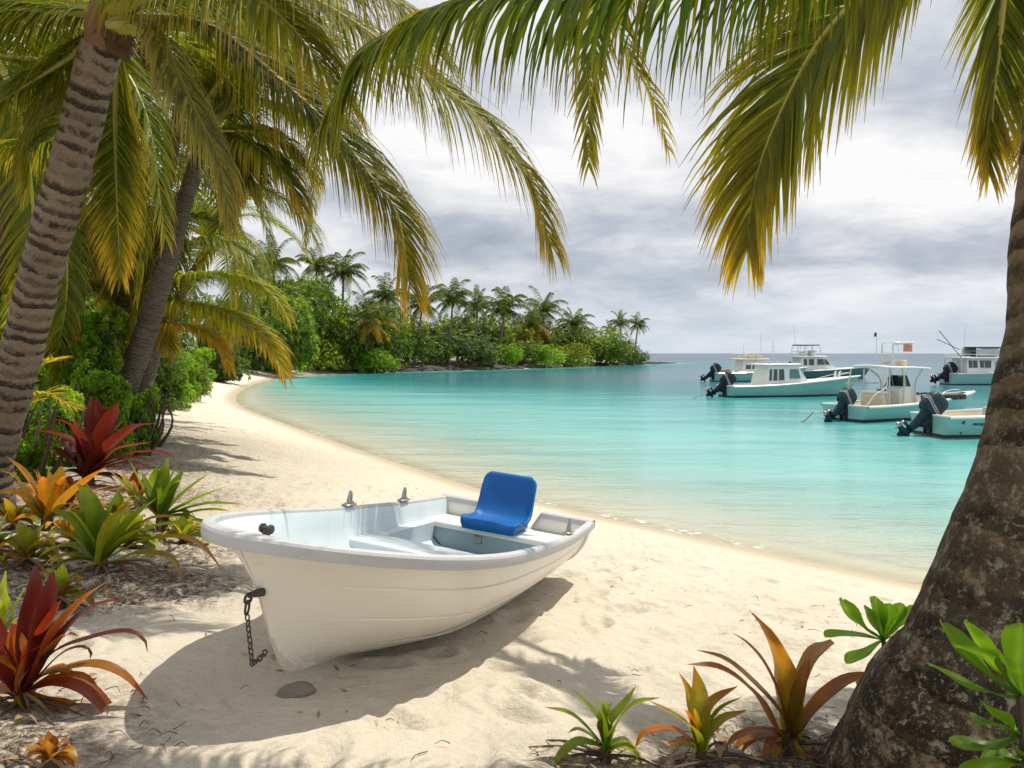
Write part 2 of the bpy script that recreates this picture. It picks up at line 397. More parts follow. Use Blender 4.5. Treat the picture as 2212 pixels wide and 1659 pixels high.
yc = t.m('MAXIMUM', Y, .05); pp = t.m('DIVIDE', X, yc); qq = t.m('DIVIDE', Z, yc)
def bl(px, py, sx_, sy_, amp):
    p0, q0 = (px - CX) / FPX, (763 - py) / FPX
    a = t.m('POWER', t.m('DIVIDE', t.m('SUBTRACT', pp, p0), sx_ / FPX), 2.0); b = t.m('POWER', t.m('DIVIDE', t.m('SUBTRACT', qq, q0), sy_ / FPX), 2.0)
    return t.m('MULTIPLY', t.m('EXPONENT', t.m('MULTIPLY', t.m('ADD', a, b), -1.0)), amp)
bias = 0.0
for a in [(1130, 520, 330, 75, -.16), (2080, 540, 260, 70, -.15), (1500, 330, 420, 90, .13), (1050, 400, 160, 50, .10), (1900, 400, 300, 70, .08), (1500, 610, 500, 60, -.05), (1500, 180, 350, 50, -.03)]:
    bias = t.m('ADD', bias, bl(*a))
shade = t.m('ADD', dn, bias)
ccol = t.ramp(t.n('ShaderNodeMapRange', {0: shade, 1: .29, 2: .62}).outputs[0],
              [(0, (3.8, 4.3, 5.1)), (.33, (5.15, 5.6, 6.35)), (.58, (7.2, 7.4, 7.85)), (.92, (9.8, 9.75, 9.8))])
hz = t.m('SUBTRACT', 1.0, t.smooth(Z, .0, .12))
ccol = t.mix(t.m('MULTIPLY', hz, .75), ccol, (6.4, 7.1, 7.9))
cover = t.smooth(dn, .18, .34)
fin = t.mix(cover, sky, ccol)
bg = t.n('ShaderNodeBackground', {'Color': fin, 'Strength': .1})
t.t.links.new(bg.outputs[0], t.n('ShaderNodeOutputWorld').inputs[0])
sl = bpy.data.lights.new('sun', 'SUN'); sl.energy = 4.7; sl.angle = R(.55); sl.color = (1, .93, .80)
so = bpy.data.objects.new('sun', sl); COL.objects.link(so); so.rotation_euler = SUNV.to_track_quat('Z', 'Y').to_euler(); so.location = (20, 10, 60)
cam = bpy.data.cameras.new('camera'); co_ = bpy.data.objects.new('camera', cam); COL.objects.link(co_)
co_.location = (0, 0, CZ); co_.rotation_euler = (math.pi / 2 - PITCH, 0, 0)
cam.sensor_fit = 'HORIZONTAL'; cam.sensor_width = 36; cam.lens = 36 * FPX / 2212; cam.clip_end = 40000; cam.clip_start = .02
scene.camera = co_
vs = scene.view_settings; vs.view_transform = 'Standard'; vs.look = 'None'; vs.gamma = 1; vs.exposure = 0
scene.render.film_transparent = False
scene.cycles.transparent_max_bounces = 16
# ------------------------------------------------------------------ beached dinghy
M['hull'] = paint('hull_gelcoat', (.80, .77, .70), .34, .05, 3, .5, coat=.25, dirt=(.45, .38, .27), dirtamt=.28)
m, t, out = newmat('hull_gelcoat'); co = objco(t); sp3 = t.n('ShaderNodeSeparateXYZ', {0: co}).outputs
n1 = t.noise(co, 2.5, 5, .6); n2 = t.noise(co, 7, 8, .72, .5); n3 = t.noise(t.scale(co, (3, 3, 40)), 4, 5, .7); n4 = t.noise(co, 46, 4, .7)
c = t.mix(n1, (.74, .70, .62), (.82, .79, .72))
c = t.mix(t.m('MULTIPLY', t.smooth(n2, .55, .75), .22), c, (.52, .45, .33))
low = t.m('SUBTRACT', 1.0, t.smooth(t.m('ADD', sp3[2], t.m('MULTIPLY', n2, .16)), .10, .26))
c = t.mix(t.m('MULTIPLY', low, t.m('MULTIPLY', t.smooth(n4, .45, .65), .45)), c, (.40, .33, .23))
scr = t.m('MULTIPLY', t.smooth(n3, .64, .70), t.smooth(t.noise(co, 3.3, 3), .5, .65))
c = t.mix(t.m('MULTIPLY', scr, .35), c, (.42, .38, .32))
p = t.n('ShaderNodeBsdfPrincipled', {'Base Color': c, 'Roughness': t.m('MULTIPLY_ADD', n2, .3, .25), 'Coat Weight': .12, 'Normal': t.bump(n1, .06, .02)})
t.t.links.new(p.outputs[0], out.inputs[0]); M['hull'] = m
M['rim'] = paint('gunwale_gelcoat', (.46, .47, .48), .5, .12, 9, .45, dirt=(.30, .28, .25), dirtamt=.55)
M['liner'] = paint('liner_gelcoat', (.60, .68, .72), .42, .06, 4, .45, dirt=(.42, .42, .38), dirtamt=.35)
M['floor'] = paint('dinghy_floor', (.29, .38, .41), .55, .1, 6, .35, dirt=(.34, .33, .28), dirtamt=.4)
M['seatgel'] = paint('seat_gelcoat', (.74, .74, .71), .42, .06, 5, .4, dirt=(.42, .40, .34), dirtamt=.4)
M['metal'] = paint('weathered_metal', (.36, .35, .34), .42, .3, 30, .5, metal=.8)
M['iron'] = paint('rusty_iron', (.075, .065, .058), .7, .5, 40, .4, metal=.3)
M['bluep'] = paint('blue_plastic', (.001, .105, .36), .5, .06, 12, .35)
M['stone'] = paint('grey_stone', (.23, .20, .165), .9, .3, 14, bump=1.0)
bU = Vector((0.36577744, 0.92924986, -0.05197657)); bV = Vector((0.92450601, -0.3692087, -0.09472895)); bW = Vector((0.10721707, 0.01340294, 0.99414529))
bF = Vector((-0.9641, 3.4284, 0.0))
BM = Matrix(((bU.x, bV.x, bW.x, bF.x), (bU.y, bV.y, bW.y, bF.y), (bU.z, bV.z, bW.z, bF.z), (0, 0, 0, 1)))
D_OV, D_L, D_B, D_BT, D_TM, D_A, D_P, D_ZB, D_ZS, D_SE = .48, 3.099, .683, .593, .463, 2.315, .642, .701, .402, 1.837
UE = D_L - D_OV
def d_hb(t):
    if t < D_TM: return D_B * max(0, 1 - (1 - t / D_TM) ** D_A) ** D_P
    return D_B - (D_B - D_BT) * ((t - D_TM) / (1 - D_TM)) ** 2
def d_z(t): return D_ZS + (D_ZB - D_ZS) * (1 - t) ** D_SE
_stem = [(0, .10), (.015, .03), (.05, -.025), (.12, -.085), (.3, -.165), (.5, -.235), (.68, -.30), (.82, -.365), (.93, -.43), (1, -D_OV)]
def d_us(h): return float(np.interp(h, [a for a, b in _stem], [b for a, b in _stem]))
def d_G(t, h):
    e = min(1, t / .34); e = e * e * (3 - 2 * e)
    bow = .70 * h ** .62 + .30 * h ** 3.6 if h > 0 else 0
    mid = max(0, (1 - (1 - h) ** 3.0)) ** .60 * (.925 + .075 * h)
    return (bow * (1 - e) + mid * e)
STR = [.21, .44, .70]
def d_pt(t, h, side, inset=0.0):
    us = d_us(h); w = d_z(t) * h; rock = -.045 * min(1, t / .2)
    b = max(0, d_hb(t) * d_G(t, h) - inset)
    return Vector((us + t * (UE - us), side * b, w + rock * (1 - h)))
boat = empty('dinghy', (0, 0, 0), 'white fibreglass dinghy with grey gunwale pulled up on the sand', 'dinghy', mat=BM)
hs = []
for i in range(27):
    h = (i / 26) ** 1.5 if i < 10 else None
    hs.append(i / 26)
hs = sorted(set([round(a ** 1.25, 4) for a in hs]))
ts = [0, .002, .005, .01, .017, .026, .038, .052, .07, .09, .115] + list(np.linspace(.145, 1, 40))
mb = MB()
def strake(t, h):
    f = max(0, min(1, (t - .06) / .22)); o = 0.0
    for s in STR[1:]:
        o -= .011 * f * max(0, 1 - abs(h - s) / .009)          # scribed plank lines
    if h <= STR[0]: o += .034 * f * (h / STR[0]) ** .7          # chine shelf
    return o
hh = sorted(set(round(a, 5) for a in hs + STR + [s + q for s in STR for q in (.001, -.001, .012, -.012, .006, -.006)]))
rows = []
for t in ts:
    r = []
    for h in reversed(hh):
        r.append(d_pt(t, h, 1, -strake(t, h) + .036))
    for h in hh[1:]:
        r.append(d_pt(t, h, -1, -strake(t, h) + .036))
    rows.append(r)
mb.grid(rows)
# transom face with an outboard notch
NOT = .15; ND = .13
def transom(mb, u, th, inset):
    prof = [(v * 1.0, w) for v, w in ((d_pt(1, h, 1, inset).y, d_pt(1, h, 1).z) for h in reversed(hh))]
    bot = prof[::4]
    if bot[-1] != prof[-1]: bot.append(prof[-1])
    left = [(-v, w) for v, w in reversed(bot[:-1])]
    top = [(-NOT - .05, D_ZS), (-NOT + .02, D_ZS - ND), (NOT - .02, D_ZS - ND), (NOT + .05, D_ZS)]
    ring = bot + left + top
    n = len(ring)
    vs_ = [(u, v, w) for v, w in ring] + [(u + th, v, w) for v, w in ring]
    mb.add(vs_, [tuple(range(n)), tuple(reversed(range(n, 2 * n)))] + [(i, i + n, (i + 1) % n + n, (i + 1) % n) for i in range(n)])
transom(mb, UE - .05, .046, .012)
hull = mb.build('hull', M['hull'], boat, angle=28)
# gunwale: rounded flange swept round the rim, dipping at the transom notch
path = []
for t in reversed(ts): p = d_pt(t, 1, -1); path.append((p, -1))
for t in ts[1:]: p = d_pt(t, 1, 1); path.append((p, 1))
def rimsec(p, nrm, wid):
    # outer lip, top, inner edge
    o = nrm
    k = wid / .066
    return [p - o * .05 + Vector((0, 0, -.054)), p - o * .004 + Vector((0, 0, -.054)), p - o * .001 + Vector((0, 0, -.046)), p + Vector((0, 0, -.008)), p - o * .006 + Vector((0, 0, .003)), p - o * .016 + Vector((0, 0, .007)),
            p - o * .040 * k + Vector((0, 0, .007)), p - o * .048 * k + Vector((0, 0, .003)), p - o * .052 * k + Vector((0, 0, -.008)), p - o * .054 * k + Vector((0, 0, -.04))]
mb = MB(); rows = []
for i, (p, s) in enumerate(path):
    a = path[max(0, i - 1)][0]; b = path[min(len(path) - 1, i + 1)][0]
    tg = (b - a); tg.z = 0; tg.normalize(); nrm = Vector((-tg.y, tg.x, 0))
    if i in (0, len(path) - 1): nrm = (nrm + Vector((.35, 0, 0))).normalized()
    u_ = p.x + D_OV
    rows.append(rimsec(p, nrm, .066 if u_ > .22 else .066 + .035 * (1 - u_ / .22)))
mb.grid(rows)
tp = [(-D_BT, D_ZS), (-NOT - .06, D_ZS), (-NOT + .01, D_ZS - ND), (NOT - .01, D_ZS - ND), (NOT + .06, D_ZS), (D_BT, D_ZS)]
rows = []
for v_, w_ in tp:
    p = Vector((UE, v_, w_))
    rows.append([p + Vector((.012, 0, -.045)), p + Vector((.02, 0, -.01)), p + Vector((.008, 0, .0125)), p + Vector((-.05, 0, .0125)), p + Vector((-.06, 0, .004)), p + Vector((-.06, 0, -.03))])
mb.grid(rows, flip=True)
rim = mb.build('gunwale', M['rim'], boat, angle=24)
# inner liner
W0 = .105; WS = .28
def liner_pt(t, k, side):
    """k 1 at rim .. 0 at floor edge"""
    h = .25 + .72 * k
    p = d_pt(t, h, side, .06); p.z = max(p.z, W0)
    zr = d_z(t) - .01
    if k == 1: q = d_pt(t, 1, side, .052); return Vector((q.x, q.y, zr))
    p.x = max(p.x, -D_OV + .13)
    return p
mb = MB(); rows = []
for t in [.05, .07, .09, .12] + list(np.linspace(.15, .984, 34)):
    r = [liner_pt(t, k, 1) for k in (1, .9, .75, .6, .45, .3, .15, 0)]
    l = [liner_pt(t, k, -1) for k in (0, .15, .3, .45, .6, .75, .9, 1)]
    rows.append(r + l)
mb.grid(rows, flip=True)
mb.build('liner', M['liner'], boat, angle=50)
def inner_b(u, w):
    t = (u + D_OV) / D_L
    for _ in range(6):
        h = min(1, w / d_z(t)); us = d_us(h); t = (u - us) / (UE - us)
    return max(.02, d_hb(t) * d_G(t, min(1, w / d_z(t))) - .05)
def slab(name, us_, w, th, mat, v_lo=None, v_hi=None, parent=None, down=None, lip=.0):
    """plank or moulded bench across the boat following the hull sides"""
    mb = MB(); top = []; bot = []
    for u in us_:
        b = inner_b(u, w); lo = -b if v_lo is None else v_lo(u, b); hi = b if v_hi is None else v_hi(u, b)
        top.append([Vector((u, lo + (hi - lo) * k / 12, w)) for k in range(13)])
    dz = down if down else th
    rows_ = []
    for i, r in enumerate(top): rows_.append(r)
    first = [p - Vector((0, 0, dz)) for p in top[0]]; last = [p - Vector((0, 0, dz)) for p in top[-1]]
    e = .012
    rows_ = [first, [p - Vector((0, 0, e)) for p in top[0]], [p + Vector((e * .6, 0, 0)) for p in top[0]]] + top[1:-1] + [[p - Vector((e * .6, 0, 0)) for p in top[-1]], [p - Vector((0, 0, e)) for p in top[-1]], last]
    mb.grid(rows_, flip=True)
    if not down: mb.grid([last, first], flip=True)
    # side faces
    for k in (0, 12):
        s = [r[k] for r in rows_]; mb.grid([[p for p in s], [Vector((p.x, p.y, w - dz)) for p in s]], flip=(k == 0))
    return mb.build(name, mat, boat, angle=45)
slab('floor_board', np.linspace(.42, UE - .06, 12), W0 + .012, .02, M['floor'])
slab('stern_seat', np.linspace(2.235, UE - .058, 5), WS, .035, M['seatgel'])
mb = MB()
rowsF = [[Vector((2.252, -inner_b(2.25, w) + 2 * inner_b(2.25, w) * k / 10, w)) for k in range(11)] for w in (WS - .036, .2, W0 + .012)]
mb.grid(rowsF, flip=True); sf = mb.build('seat_front_panel', M['floor'], boat)
mb = MB(); mb.box((2.246, -.13, .205), (.012, .06, .055), bev=.004); mb.box((2.24, -.13, .225), (.012, .03, .012), bev=.003); mb.build('latch', M['metal'], sf)
slab('thwart', [1.30, 1.33, 1.38, 1.44, 1.5, 1.56], WS + .004, .045, M['liner'])
for s in (-1,):
    lo = (lambda u, b: -b) if s < 0 else (lambda u, b: b - .085)
    hi = (lambda u, b: -b + .085) if s < 0 else (lambda u, b: b)
    slab('side_bench', np.linspace(1.562, 2.232, 8), WS - .004, .03, M['liner'], lo, hi, down=WS - W0 - .02)
# bow bitt, rowlocks, cleats, bow eye with chain
def rowlock(u, v, w, rot=0):
    mb = MB(); mb.box((u, v, w + .008), (.105, .05, .012), rotz(rot), bev=.005)
    mb.tube([(u, v, w + .01), (u, v, w + .035)], .016, 10)
    mb.tube([(u - .01, v, w + .03), (u - .006, v, w + .06), (u + .002, v, w + .095)], [.013, .0105, .007], 8)
    mb.tube([(u + .016, v, w + .03), (u + .018, v, w + .06), (u + .013, v, w + .085)], [.010, .008, .006], 8)
    mb.tube([(u - .045, v, w + .018), (u + .045, v, w + .018)], .008, 8)
    mb.build('rowlock', M['metal'], boat)
for u, s in ((1.36, -1), (2.0, -1), (1.92, 1), (1.3, 1)):
    if (u, s) == (1.3, 1): continue
    t = (u + D_OV) / D_L; rowlock(u, s * (d_hb(t) - .038), d_z(t) + .012)
t = .05; q = d_pt(.085, 1, 1)
mb = MB(); c0 = Vector((-.27, .01, d_z(.06) + .022))
mb.tube([c0 + Vector((0, -.03, 0)), c0 + Vector((0, .03, 0))], [.013, .013], 12)
mb.tube([c0 + Vector((0, 0, -.05)), c0], .016, 8)
for s in (-1, 1): mb.tube([c0 + Vector((0, s * .014, 0)), c0 + Vector((0, s * .026, 0))], [.02, .018], 12)
mb.build('bow_cleat', M['iron'], boat)
eye = Vector((d_us(.62) - .012, .006, d_z(0) * .62))
def torus(mb, c, r, rr, nrm, n=14, k=7, stretch=1.0, up=None):
    nrm = Vector(nrm).normalized(); a = Vector(up) if up else nrm.orthogonal(); a = (a - nrm * a.dot(nrm)).normalized(); b = nrm.cross(a)
    rows_ = []
    for i in range(n):
        th = 2 * math.pi * i / n; d_ = a * math.cos(th) * stretch + b * math.sin(th); p = Vector(c) + d_ * r
        dn_ = (a * math.cos(th) + b * math.sin(th)).normalized()
        rows_.append([p + (dn_ * math.cos(x_) + nrm * math.sin(x_)) * rr for x_ in [2 * math.pi * j / k for j in range(k)]])
    mb.grid(rows_, True, True)
mb = MB(); mb.tube([eye + Vector((.03, .01, 0)), eye + Vector((-.012, 0, 0))], [.018, .014], 12); mb.tube([eye + Vector((0, 0, 0)), eye + Vector((-.04, 0, 0))], .012, 10)
torus(mb, eye + Vector((-.045, 0, -.012)), .019, .006, (0, 1, 0))
be = mb.build('bow_eye', M['iron'], boat)
mb = MB(); c0 = eye + Vector((-.045, 0, -.028)); torus(mb, c0 + Vector((0, 0, -.02)), .019, .005, (.3, 1, 0), stretch=1.5, up=(0, 0, 1))
gdir = (BM.to_3x3().inverted() @ Vector((0, 0, -1)))
p = c0 + Vector((0, 0, -.036)); k = 0
for _ in range(9):
    p = p + gdir * .0235 + Vector((.003, 0, 0)); k += 1
    torus(mb, p, .0095, .0034, (1, 0, 0) if k % 2 else (0, 1, 0), n=8, k=5, stretch=1.55, up=(0, 0, 1))
for i in range(5):
    p = p + Vector((.019, -.003, -.004 + .003 * i)); torus(mb, p, .0095, .0034, (0, 0, 1) if i % 2 else (0, 1, .4), n=8, k=5, stretch=1.5, up=(1, .4, 0))
mb.build('mooring_chain', M['iron'], boat)
mb = MB(); mb.box((UE - .03, 0, D_ZS - ND + .03), (.07, .16, .05), bev=.008); mb.box((UE - .075, .02, D_ZS - ND + .005), (.03, .10, .09), bev=.006); mb.build('motor_pad', M['iron'], boat)
# blue moulded plastic seat shell
cu, cv = 2.36, -.045
CM = BM @ Matrix.Translation((cu, cv, WS + .003)) @ Matrix.Rotation(R(-3), 4, 'Z')
chair = empty('boat_seat', (0, 0, 0), 'bright blue moulded plastic seat shell standing on the stern bench of the dinghy', 'seat', mat=CM)
prof = [(-.185, .028), (-.19, .058), (-.178, .074), (-.14, .070), (-.06, .058), (.02, .052), (.085, .056), (.125, .078), (.15, .115), (.165, .155), (.184, .22), (.202, .285), (.218, .335), (.225, .352), (.236, .358)]
pp_ = catmull([Vector((a, 0, b)) for a, b in prof], 46)
rows = []
NJ = 25
def shellw(s): 
    z = s
    return .205 - .012 * max(0, z - .15) / .3
for i, p in enumerate(pp_):
    f = i / (len(pp_) - 1)
    hw = .208 - .008 * max(0, min(1, (p.z - .1) / .3))
    # rounded corners at the front and at the top
    c_ = 0
    if p.z > .30: c_ = .06 * (1 - math.sqrt(max(0, 1 - ((p.z - .30) / .06) ** 2)))
    if i < 6: c_ = .014 * (1 - i / 6) ** 2
    hw -= c_
    tg = (pp_[min(i + 1, 45)] - pp_[max(0, i - 1)]).normalized(); nr = Vector((-tg.z, 0, tg.x))
    if nr.z < 0 and nr.x > 0: nr = -nr
    r = []
    for j in range(NJ):
        x_ = -1 + 2 * j / (NJ - 1)
        curl = max(0, abs(x_) - .78) / .22
        dish = (1 - x_ * x_) * -.018 * min(1, f * 4) * min(1, (1 - f) * 5)
        q = Vector((p.x, x_ * hw, p.z)) + nr * (dish + .016 * curl ** 2 * min(1, f * 6) * min(1, (1 - f) * 5))
        r.append(q)
    rows.append(r)
mb = MB(); mb.grid(rows, flip=True); 
sh = mb.build('seat_shell', M['bluep'], chair, angle=180)
md = sh.modifiers.new('thick', 'SOLIDIFY'); md.thickness = .018; md.offset = 0
mb = MB()
# skirt closing the sides below the pan
for s in (-1, 1):
    top = [Vector((p.x, s * .196, p.z + .012)) for p in pp_[2:27:3]]; bot = [Vector((p.x, s * .186, .006 if p.z < .12 else p.z - .03)) for p in pp_[2:27:3]]
    mb.grid([top, bot], flip=s < 0)
mb.grid([[Vector((-.186, -.196 + .392 * k / 8, .06)) for k in range(9)], [Vector((-.176, -.186 + .372 * k / 8, .006)) for k in range(9)]], flip=True)
sk = mb.build('seat_base', M['bluep'], chair)
sm = sk.modifiers.new('thick', 'SOLIDIFY'); sm.thickness = .012
# stone under the stem
def rock(name, loc, size, seed, mat, label=None, cat='rock', group=None, rough=.18, sub=4, parent=None):
    rr = random.Random(seed); bm = bmesh.new(); bmesh.ops.create_icosphere(bm, subdivisions=sub, radius=1)
    o3 = Vector((rr.uniform(0, 90), rr.uniform(0, 90), rr.uniform(0, 90)))
    from mathutils import noise as mn
    for v in bm.verts:
        k = 1 + rough * 1.6 * mn.noise(v.co * 1.1 + o3) + rough * .8 * mn.noise(v.co * 2.7 + o3) + rough * .35 * mn.noise(v.co * 7 + o3)
        v.co = Vector((v.co.x * size[0] * k, v.co.y * size[1] * k, v.co.z * size[2] * k))
    mb = MB(); mb.bm(bm); o = mb.build(name, mat, parent, angle=180); o.location = loc; o.rotation_euler = (0, 0, rr.uniform(0, 6.28))
    return tag(o, label, cat, group)
g = G(640, 1482, -.03)
o = rock('stone', (g.x, g.y, gz(g.x, g.y) + .005), (.085, .05, .04), 3, M['stone'], 'flat grey stone half buried in the sand under the dinghy bow', 'stone', rough=.10); o.rotation_euler = (0, 0, .45)
# ------------------------------------------------------------------ palms
def palm_col(rr, age, s, k, base):
    g = base; y = (.40, .27, .022); b = (.20, .10, .035)
    f = age * (.08 + .62 * k ** 1.7) + max(0, s - .55) * 2.3 * age * (.3 + .7 * k) + rr
    f = max(0, min(1, f)); c = [g[i] * (1 - f) + y[i] * f for i in range(3)]
    if k > .86: q = (k - .86) / .14 * .7; c = [c[i] * (1 - q) + b[i] * q for i in range(3)]
    return tuple(c)
GREENS = [(.064, .104, .007), (.050, .090, .009), (.095, .124, .008)]
def frond_mesh(pts, n, Lm, wid, U=(0, 0, 1), droop=.5, age=.3, seed=0, bare=.1, K=5, fold=True, origin=(0, 0, 0), rib=.022, splay=(64, 30), base=None, gap=0.03, tipl=.38, onesided=None, green=None):
    """midrib curve + two rows of drooping leaflets; returns (leaf mesh, rib mesh)"""
    rr = random.Random(seed); base = green or GREENS[seed % 3]
    path = catmull(pts, n + 1); U = Vector(U); O = Vector(origin); g = Vector((0, 0, -1))
    V, F, C = [], [], []
    for i in range(int(n * bare), n + 1):
        s = i / n; s2 = (s - bare) / (1 - bare); p = path[i] - O
        T = (path[min(i + 1, n)] - path[max(i - 1, 0)]).normalized()
        S0 = T.cross(U); S0 = S0.normalized() if S0.length > 1e-5 else T.orthogonal().normalized()
        Un = S0.cross(T).normalized()
        prof = (.55 + .45 * min(1, s2 / .22)) * (1 - (1 - tipl) * max(0, (s2 - .5) / .5) ** 1.4)
        for sd in (1, -1):
            if onesided and sd != onesided and rr.random() < .8: continue
            if rr.random() < gap: continue
            ang = R(splay[1] + (splay[0] - splay[1]) * (1 - s2) + rr.gauss(0, 4))
            S = S0 * sd
            d = (S * math.sin(ang) + T * math.cos(ang) + Un * (.22 + rr.gauss(0, .07))).normalized()
            L = Lm * prof * rr.uniform(.86, 1.1); w0 = wid * rr.uniform(.8, 1.15) * (.6 + .4 * prof)
            q = p + Vector((rr.gauss(0, .002),) * 3); tone = rr.gauss(0, .07); br = rr.uniform(.78, 1.25)
            dr = droop * rr.uniform(.75, 1.3); b = len(V); m_ = 3 if fold else 2
            tw = rr.gauss(0, .25)
            for k in range(K):
                kk = k / (K - 1)
                ww = w0 * (.55 + .45 * min(1, kk / .18)) * max(.05, (1 - kk ** 1.5)) * .5
                a = d.cross(Un); a = a.normalized() if a.length > 1e-5 else S
                nn = a.cross(d).normalized(); a = (a * math.cos(tw) + nn * math.sin(tw))
                col = palm_col(tone, age, s2, kk, base); col = tuple(min(.8, c_ * br) for c_ in col)
                if fold: V += [q - a * ww - nn * ww * .45, q, q + a * ww - nn * ww * .45]
                else: V += [q - a * ww, q + a * ww]
                C += [col] * m_
                if k:
                    for j in range(m_ - 1):
                        o_ = b + (k - 1) * m_ + j; F.append((o_, o_ + 1, o_ + m_ + 1, o_ + m_))
                d = (d + g * dr * (.25 + kk) * (2.2 / K) + T * .02).normalized()
                q = q + d * (L / (K - 1))
    lm = mesh_from('frond', [tuple(v) for v in V], F, M['palm'], C, angle=180)
    mb = MB(); m2 = max(8, n // 3); pth = catmull(pts, m2)
    mb.tube([p - O for p in pth], [rib * (2.3 * (1 - i / m2) ** 2.2 + .75 * (1 - i / m2) + .12) for i in range(m2)], 6, flat=.7)
    rm = mesh_from('midrib', mb.v, mb.f, M['rib'], mb.c, mb.a)
    return lm, rm
def frond(parent, origin, pts, n, Lm, wid, **k):
    lm, rm = frond_mesh(pts, n, Lm, wid, origin=origin, **k)
    o = link('frond', lm, parent); link('midrib', rm, o); return o
def PX(lst): return [P(*a) for a in lst]
def trunk(parent, origin, pts, rads, mat, n=26, ringw=.1, seg=14, amp=.03):
    L = sum((Vector(b) - Vector(a)).length for a, b in zip(pts, pts[1:]))
    m_ = max(20, min(220, int(L / ringw * 4))); path = catmull(pts, m_)
    cl = np.cumsum([0] + [(Vector(q) - Vector(a)).length for a, q in zip(pts, pts[1:])]); r_ = np.interp(np.linspace(0, cl[-1], m_), cl, rads)
    r2 = [r_[i] * (1 + amp * (.5 - ((i / m_ * L / ringw) % 1)) + amp * .7 * math.sin(i * .37)) for i in range(m_)]
    mb = MB(); mb.tube([p - Vector(origin) for p in path], r2, n, up=(0, -1, 0))
    rr = random.Random(5); ph = [rr.uniform(0, 6) for _ in range(6)]
    out = []
    for idx, v in enumerate(mb.v):
        i, k = divmod(idx, n)
        if i < m_:
            c = path[i] - Vector(origin); a = 2 * math.pi * k / n
            f = 1 + .025 * math.sin(3 * a + ph[0] + i * .05) + .02 * math.sin(5 * a + ph[1] - i * .09) + .012 * math.sin(9 * a + ph[2] + i * .3)
            v = tuple(c + (Vector(v) - c) * f)
        out.append(v)
    mb.v = out
    return mb.build('trunk', mat, parent, angle=180)
# generic frond meshes for palms whose single fronds are not drawn one by one
def arc_frond(seed, L=3.2, droop=.5, age=.25, n=104, Lm=.72, wid=.042, K=4, fold=False, sag=1.0):
    pts = [Vector((0, 0, 0)), Vector((L * .28, 0, L * .16)), Vector((L * .58, .03 * L, L * .14 * (1.6 - sag * .6))), Vector((L * .84, .05 * L, -L * .10 * sag)), Vector((L * .98, .06 * L, -L * .40 * sag))]
    return frond_mesh(pts, n, Lm, wid, droop=droop * 1.7, age=age, seed=seed, K=K, fold=fold, rib=.02)
ARC = [arc_frond(41, age=.1, droop=.45), arc_frond(42, age=.3, droop=.6, sag=1.3), arc_frond(43, age=.55, droop=.75, sag=1.6)]
def crown_fronds(parent, at, n, seed, scale=1.0, low=-.5, age=0):
    rr = random.Random(seed)
    for i in range(n):
        f = (i + .5) / n; el = 70 - 105 * f + rr.gauss(0, 6); az = i * 2.39996 + rr.gauss(0, .15)
        mi = 0 if f < .42 else (1 if f < .74 else 2)
        mi = max(0, min(2, mi + age))
        lm, rm = ARC[mi]; sc = scale * rr.uniform(.85, 1.1) * (.75 if f < .12 else 1)
        o = link('frond', lm, parent); o.matrix_local = Matrix.Translation(at) @ Matrix.Rotation(az, 4, 'Z') @ Matrix.Rotation(-R(el - 10), 4, 'Y') @ Matrix.Diagonal((sc, sc, sc, 1))
        r = link('midrib', rm, o)
def palm_generic(base, top, r0, r1, n, seed, scale, label, group, mat='trunkB', lean=.3, age=0):
    o = empty('coconut_palm', base, label, 'palm tree', group)
    b = Vector(base); t_ = Vector(top)
    mid = b.lerp(t_, .5) + Vector(((b.x - t_.x) * lean * .35, 0, 0)) * 1.0
    trunk(o, b, [b - Vector((0, 0, .3)), b.lerp(mid, .5), mid, t_], [r0 * 1.3, r0, (r0 + r1) / 2, r1], M[mat], n=12, amp=.02)
    crown_fronds(o, t_ - b, n, seed, scale, age=age); return o
GP = 'coconut palms leaning over the left side of the beach'
# --- palm A: big ringed trunk at the left edge
b = P(-35, 1085, 7.55); b.z = gz(b.x, b.y)
pa = empty('coconut_palm', b, 'big coconut palm with a dark ringed leaning trunk at the left edge of the beach', 'palm tree', GP)
trunk(pa, b, [b - Vector((.1, 0, .3)), b, *PX([(-22, 1000, 7.5), (28, 826, 7.35), (82, 611, 7.1), (146, 384, 6.75), (220, 98, 6.4), (238, 40, 6.3)])], [.31, .27, .20, .175, .169, .163, .148, .138], M['trunkA'], n=40, ringw=.105)
ca = P(240, 20, 6.3)
def fa(pts, n=92, L=.62, w=.034, **k):
    n = int(n * 2.4); w *= .72; L *= 1.22; k['droop'] = k.get('droop', .5) * (1.7 if k.get('seed') not in (4,) else 1)
    return frond(pa, b, PX(pts), n, L, w, **k)
fa([(250, 60, 6.25), (325, 49, 6.2), (456, 65, 6.1), (570, 146, 6.0), (716, 277, 5.9), (800, 380, 5.85), (860, 470, 5.8), (885, 620, 5.8)], 120, .72, .034, age=.62, droop=.75, seed=1, bare=.13, rib=.035, U=(.2, -.3, 1))
fa([(245, 50, 6.3), (300, -60, 6.2), (500, -70, 6.0), (700, 15, 5.8), (850, 110, 5.7), (1005, 228, 5.6), (1080, 307, 5.6), (1143, 389, 5.6), (1189, 526, 5.6)], 130, .72, .034, age=.5, droop=.85, seed=2, bare=.16, rib=.035, U=(.1, -.35, 1))
fa([(245, 60, 6.2), (332, 65, 6.0), (374, 146, 5.9), (423, 244, 5.8), (472, 342, 5.8), (495, 480, 5.8)], 80, .42, .03, age=.45, droop=1.1, seed=3, rib=.026, U=(.6, -.3, .6), green=(.17, .19, .09))
